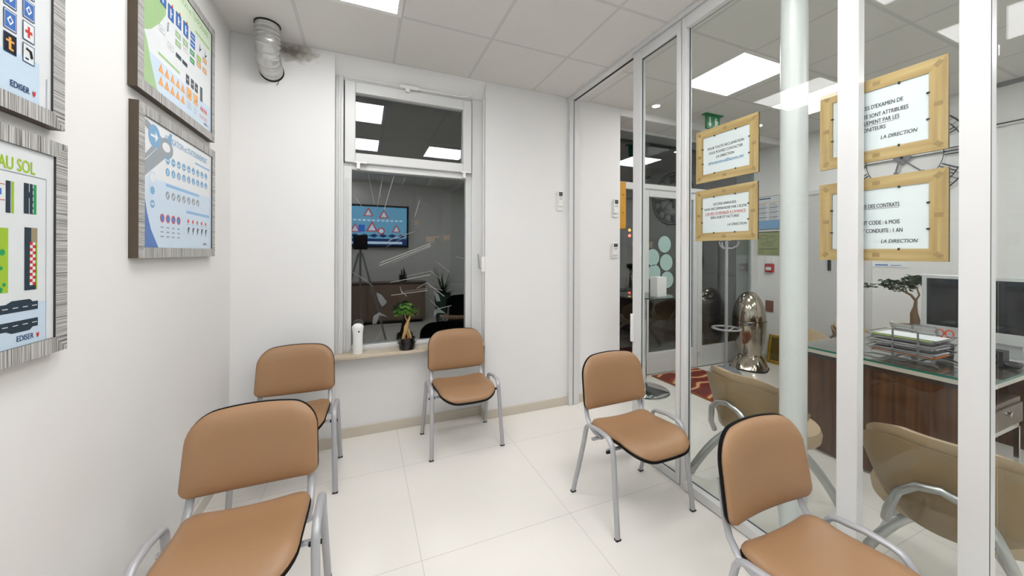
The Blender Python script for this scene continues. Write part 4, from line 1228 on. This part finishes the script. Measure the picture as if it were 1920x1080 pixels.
o = thing('wall_chart', 'white printed price chart in a thin grey frame by the entrance', 'notice', wall_r(3.125, 1.985), -pi / 2)
MB().box(-.15, .15, -.012, 0, -.225, .225).build('frame', 'grey_pl', o, .002)
b = MB().rect(-.142, -.217, .142, .217, -.0125, 0)
b.rect(-.142, -.217, .142, -.10, -.0128, 2).rect(-.12, .185, .03, .20, -.0129, 3)
for cx_ in (-.07, .07):
    for q in range(4):
        z0 = .13 - .065 * q
        b.rect(cx_ - .06, z0, cx_ + .055, z0 + .008, -.0129, 4 if q == 0 else 3)
        for r_ in range(3): b.rect(cx_ - .06, z0 - .014 - .013 * r_, cx_ + .03 + .008 * r_, z0 - .010 - .013 * r_, -.0129, 1)
b.build('print', [PM[WH], PM[GY], PM[SK], PM[NV], PM[OR]], o)
o = thing('floor_plan', 'olive evacuation plan plaque under the white price chart', 'notice', wall_r(3.125, 1.575), -pi / 2)
MB().box(-.14, .14, -.008, 0, -.16, .16).build('plaque', mat('plan_olive', '9aa072', .4, var=.08), o, .002)
b = MB()
for x0, z0, x1, z1 in ((-.11, .06, -.02, .11), (-.02, .02, .08, .09), (-.12, -.08, .12, -.075), (-.05, -.03, .06, .0), (-.09, -.02, -.07, .01), (-.12, -.13, -.06, -.1), (.04, -.14, .1, -.1)): 
    b.tube([(x0, -.0085, z0), (x1, -.0085, z0), (x1, -.0085, z1), (x0, -.0085, z1)], .0015, n=4, closed=True)
b.rect(-.135, .145, .135, .155, -.0084)
b.build('drawing', PM[DK], o)
o = thing('fire_alarm_call_point', 'small red fire alarm call point under the olive plan', 'alarm', wall_r(3.10, 1.245), -pi / 2)
MB().box(-.05, .05, -.02, 0, .055, .125).build('cover', 'white_pl', o, .003)
MB().box(-.05, .05, -.045, 0, -.06, .05).build('box', 'red', o, .005)
MB().rect(-.035, -.03, .035, .012, -.0455).build('label_plate', 'paper', o)
o = thing('door_sticker', 'small brown framed sign low on the wall beside the rocket', 'sign', wall_r(3.11, .73), -pi / 2)
MB().box(-.05, .05, -.01, 0, -.075, .075).build('panel', mat('sign_brown', '7a4a35', .5, var=.2), o, .002)
o = thing('wall_strip', 'narrow white label with blue stripe above the desk bonsai', 'label', wall_r(1.935, 1.32), -pi / 2)
MB().box(-.15, .15, -.006, 0, -.02, .02).build('strip', 'paper', o)
MB().rect(-.10, -.006, .0, .006, -.0065).rect(.02, -.004, .1, .002, -.0065).build('stripe', PM[BL], o)

# ------------------------------------------------------------------ entrance things
o = thing('coat_stand', 'grey metal coat stand with hooks and umbrella ring by the entrance', 'coat stand', (4.06, 3.0, 0))
b = MB(); b.lathe([(0, 0), (.172, 0), (.176, .008), (.168, .014), (.12, .016), (.115, .05), (.10, .058), (.03, .062), (.022, .09), (0, .09)], n=40); b.build('base', mat('stand_grey', '9fa6ad', .35, .2), o)
b = MB(); b.tube([(0, 0, .05), (0, 0, 1.68)], .017, n=14); b.build('pole', 'frame_paint', o)
b = MB(); b.tube([(.15 * cos(2 * pi * i / 36), .15 * sin(2 * pi * i / 36), .53) for i in range(36)], .012, n=8, closed=True)
for a in (0, 120, 240): b.tube([(0, 0, .49), (.15 * cos(radians(a)), .15 * sin(radians(a)), .53)], .008, n=6)
b.build('umbrella_ring', 'frame_paint', o)
for k in range(6):
    a = 2 * pi * k / 6
    z0 = 1.50 if k % 2 else 1.60
    b = MB(); b.tube([(.015 * cos(a), .015 * sin(a), z0), (.06 * cos(a), .06 * sin(a), z0 - .005), (.11 * cos(a), .11 * sin(a), z0 + .03), (.13 * cos(a), .13 * sin(a), z0 + .075)], .010, n=8, taper=[1, 1, 1, .8]); b.build('hook', 'frame_paint', o)

o = thing('rocket_bin', 'shiny bronze rocket shaped bin with fins standing by the entrance', 'bin', (4.49, 3.01, 0), radians(-20))
o.scale = (.86, .86, 1)
b = MB()
pr = [(.0, .13), (.12, .13), (.138, .165), (.155, .22), (.185, .34), (.21, .48), (.216, .58), (.207, .68), (.185, .78), (.145, .87), (.10, .925), (.05, .952), (.0, .962)]
b.lathe(pr, n=56); b.build('body', 'rocket', o)
b = MB(); b.lathe([(.2170, .598), (.2168, .602), (.2155, .606)], n=56); b.build('seam', 'desk_dark', o)
b = MB(); n = 96; vs = []; fs = []
prof = [(.140, .165), (.150, .15), (.165, .12), (.190, .08), (.215, .04), (.228, .014)]
for q, (r, z) in enumerate(prof):
    for i in range(n):
        a = 2 * pi * i / n
        lob = .5 + .5 * cos(4 * a)
        w_ = q / (len(prof) - 1)
        vs.append(((r * (1 + .14 * w_ * lob)) * cos(a), (r * (1 + .14 * w_ * lob)) * sin(a), z + .035 * w_ * (1 - w_) * 4 * lob))
for q in range(len(prof) - 1):
    for i in range(n): fs.append((q * n + (i + 1) % n, q * n + i, (q + 1) * n + i, (q + 1) * n + (i + 1) % n))
b.add(vs, fs, 0, True); b.build('flared_base', 'rocket', o)
b = MB(); b.tube([((.229 * (1 + .07 + .07 * cos(8 * pi * i / 96))) * cos(2 * pi * i / 96), (.229 * (1 + .07 + .07 * cos(8 * pi * i / 96))) * sin(2 * pi * i / 96), .008) for i in range(96)], .009, n=8, closed=True)
b.build('rubber_rim', 'rubber', o)
T = Matrix.Rotation(radians(-122), 4, 'Z')
b = MB().box(.207, .222, -.05, .05, .545, .60, T=T).box(.220, .2235, -.025, .012, .563, .582, 1, T=T)
b.build('plate', ['chrome', 'dark_pl'], o, .003)

o = thing('gold_frame', 'gold ornate frame leaning on the wall behind the rocket bin', 'frame', (4.96, 3.0, 0), -pi / 2)
o.scale = (.7, 1, .8)
T = Matrix.Rotation(radians(-8), 4, 'X')
b = MB()
for x0, x1, z0, z1 in ((-.13, -.08, .0, .46), (.08, .13, .0, .46), (-.08, .08, .0, .05), (-.08, .08, .41, .46)): b.box(x0, x1, -.02, .02, z0, z1, T=T)
b.build('frame_border', 'gold', o, .012, 3)
MB().box(-.08, .08, -.006, .006, .05, .41, T=T).build('backing', mat('tarnished_gold', '6b5a22', .5, .4, var=.3, scale=30), o)

o = thing('bar_table', 'round glass bar table with chrome base by the entrance door', 'table', (2.72, 2.93, 0))
b = MB(); b.lathe([(0, 0), (.25, 0), (.255, .006), (.24, .014), (.12, .035), (.045, .05), (.03, .08), (0, .08)], n=48); b.build('base', 'chrome', o)
b = MB(); b.tube([(0, 0, .06), (0, 0, .985)], .028, n=20); b.lathe([(.028, .96), (.12, .985)], n=24); b.build('column', 'chrome', o)
b = MB(); b.lathe([(0, .985), (.285, .985), (.288, .99), (.288, .993), (.285, .997), (0, .997)], n=56); b.build('glass_top', [mat('dark_glass', '263330', .03, spec=.7)], o)
tag(MB().box(-.06, .06, -.05, .05, 0, .20).build('leaflet_box', 'white_pl', bevel=.003), 'white box standing on the round glass bar table', 'box', None, (2.765, 2.78, .997))

o = thing('door_mat', 'dark red rug with swirling tan pattern before the entrance door', 'rug', (3.48, 2.66, 0))
MB().box(-.37, .37, -.44, .57, .0, .010).build('border', 'rug_edge', o, .003)
MB().box(-.34, .34, -.41, .54, .010, .013).build('pile', 'rug', o)
tag(MB().box(-.085, .085, -.002, 0, -.16, .16).build('paper_notice', 'paper'), 'blank white sheet taped inside the entrance door glass', 'paper', None, (3.70, FY - .001, 1.47))

# ------------------------------------------------------------------ behind the camera: what the night window mirrors
o = thing('television', 'wall television showing a blue traffic sign slide, mirrored in the window', 'television', (.15, YF + .03, 1.98), pi)
MB().box(-.75, .75, -.05, 0, -.44, .44).build('housing', 'dark_pl', o, .006)
TVM = [emit('tv_blue', (.16, .42, .62), 1.9), emit('tv_pale', (.5, .7, .85), 2.2), emit('tv_red', (.62, .10, .12), 1.5), emit('tv_navy', (.02, .05, .18), 1.2), emit('tv_sign_blue', (.05, .15, .6), 1.8)]
b = MB().rect(-.71, -.40, .71, .40, -.0505, 0)
b.rect(-.71, -.40, .71, -.26, -.0508, 3).rect(-.62, -.37, .45, -.32, -.051, 1)
for x, z, s in ((-.25, .25, .1), (.05, .28, .1), (-.5, -.05, .09), (-.02, -.02, .12), (.3, -.05, .1), (.5, .0, .09)):
    b.poly([(x - s, z - s * .8), (x + s, z - s * .8), (x, z + s)], -.051, 2); b.poly([(x - s * .6, z - s * .6), (x + s * .6, z - s * .6), (x, z + s * .55)], -.0513, 1)
b.rect(.12, -.12, .24, .02, -.0511, 4).disc(-.2, -.1, .07, -.0511, 2).disc(-.2, -.1, .045, -.0513, 1).disc(.42, .25, .07, -.0511, 4)
for i in range(14): b.rect(-.62 + .09 * i, .10, -.56 + .09 * i, .135, -.0514, 1)
for i in range(7): b.poly([(-.6 + .18 * i, -.16), (-.5 + .18 * i, -.2), (-.6 + .18 * i, -.24), (-.68 + .18 * i, -.2)], -.0512, 3)
b.build('screen', TVM, o)
o = thing('sideboard', 'long brown sideboard under the television, mirrored in the window', 'sideboard', (.10, YF + .03, 0), pi)
MB().box(-1.1, .6, -.42, 0, .06, .80).build('body', mat('brown_laminate', '8a7466', .35), o, .004)
MB().box(-1.12, .62, -.44, 0, .80, .83).build('top', 'walnut_top', o, .003)
for x in (-.82, -.26, .30): MB().box(x - .265, x + .265, -.435, -.42, .09, .78).build('door', mat('brown_laminate_door', '937d6e', .35), o, .003)
MB().box(-1.05, .55, -.38, -.04, 0, .06).build('plinth', 'dark_pl', o)
o = thing('potted_palm', 'spiky leafed plant in a tall green pot, mirrored in the window', 'plant', (1.52, YF + .66, 0))
o.scale = (1.0, 1.0, 1.0)
b = MB(); b.lathe([(0, 0), (.13, 0), (.17, .60), (.155, .60), (.15, .57), (0, .57)], n=24); b.build('pot', mat('green_pot', '2c4a36', .4), o)
b = MB()
for i in range(70):
    a = rnd.uniform(0, 2 * pi); el = rnd.uniform(.1, 1.0); ln = rnd.uniform(.32, .52)
    pth = [(ln * q * cos(a) * (1 - el * .5), ln * q * sin(a) * (1 - el * .5), .58 + ln * q * (.4 + el) - .28 * q * q * (1.1 - el)) for q in (0, .3, .6, 1)]
    b.tube(pth, .008, .0015, side=(-sin(a), cos(a), 0), n=4, taper=[1, 1, .8, .1])
b.build('foliage', 'leaf_dark', o)
o = thing('potted_cactus', 'small cactus in a dark square pot, mirrored in the window', 'plant', (.77, YF + .24, .83))
MB().box(-.07, .07, -.07, .07, 0, .14).build('pot', 'dark_pl', o, .004)
b = MB()
for x, h in ((-.025, .12), (.02, .16), (.04, .09)): b.tube([(x, 0, .13), (x, 0, .13 + h * .5), (x, 0, .13 + h)], .014, n=10, taper=[1, 1.05, .5])
b.build('stems', 'leaf_dark', o)
o = thing('tripod', 'black camera tripod with a dark box on top, mirrored in the window', 'tripod', (-.04, -.30, 0))
for a in (90, 210, 330):
    c_, s_ = cos(radians(a - 60)), sin(radians(a - 60))
    b = MB(); b.tube([(.03 * c_, .03 * s_, 1.42), (.45 * c_, .45 * s_, .01)], .016, n=8); b.build('leg', 'grey_pl', o)
b = MB(); b.tube([(0, 0, .85), (0, 0, 1.48)], .018, n=10); b.build('centre_column', 'grey_pl', o)
MB().box(-.11, .11, -.08, .08, 1.48, 1.72).build('head', 'dark_pl', o, .015)

# ------------------------------------------------------------------ street outside, at night
struct(MB().box(-8, 24, FY + .3, 24, -.2, -.1).build('floor_outside', mat('asphalt', '1b1b1d', .8)))
o = thing('traffic_light', 'distant traffic light glowing red beyond the entrance glass', 'traffic light', (10.25, 12, -.1))
b = MB(); b.tube([(0, 0, 0), (0, 0, 2.0)], .05, n=10); b.build('pole', 'dark_pl', o)
MB().box(-.14, .14, -.1, .1, 1.9, 2.75).build('head', 'dark_pl', o, .03)
for z, m in ((2.5, emit('amber_lens', (1, .5, .05), 2.0)), (2.27, emit('red_lens', (1, .08, .05), 6.0))):
    b = MB(); b.tube([(0, -.1, z), (0, -.13, z)], .06, n=16); b.build('lens', m, o)
o = thing('shop_building', 'dark building across the street with lit orange shop windows', 'building', (12, 18, -.1))
MB().box(-16, 10, 0, 1, 0, 7).build('wall', mat('dark_facade', '1e1d1c', .8), o)
LW = emit('lit_window', (1.0, .5, .18), .10)
for x, z, a, h in ((-8.9, 2.2, .4, .25), (-8.1, 2.3, .3, .25), (-9.6, 3.0, .18, .18), (-8.6, 2.3, .3, .12), (4.0, 2.1, .5, .4), (5.2, 2.1, .4, .4), (4.4, 2.9, .9, .22), (1.0, 2.4, .4, .5)):
    MB().rect(x - a / 2, z - h / 2, x + a / 2, z + h / 2, -.01).build('window', LW, o)
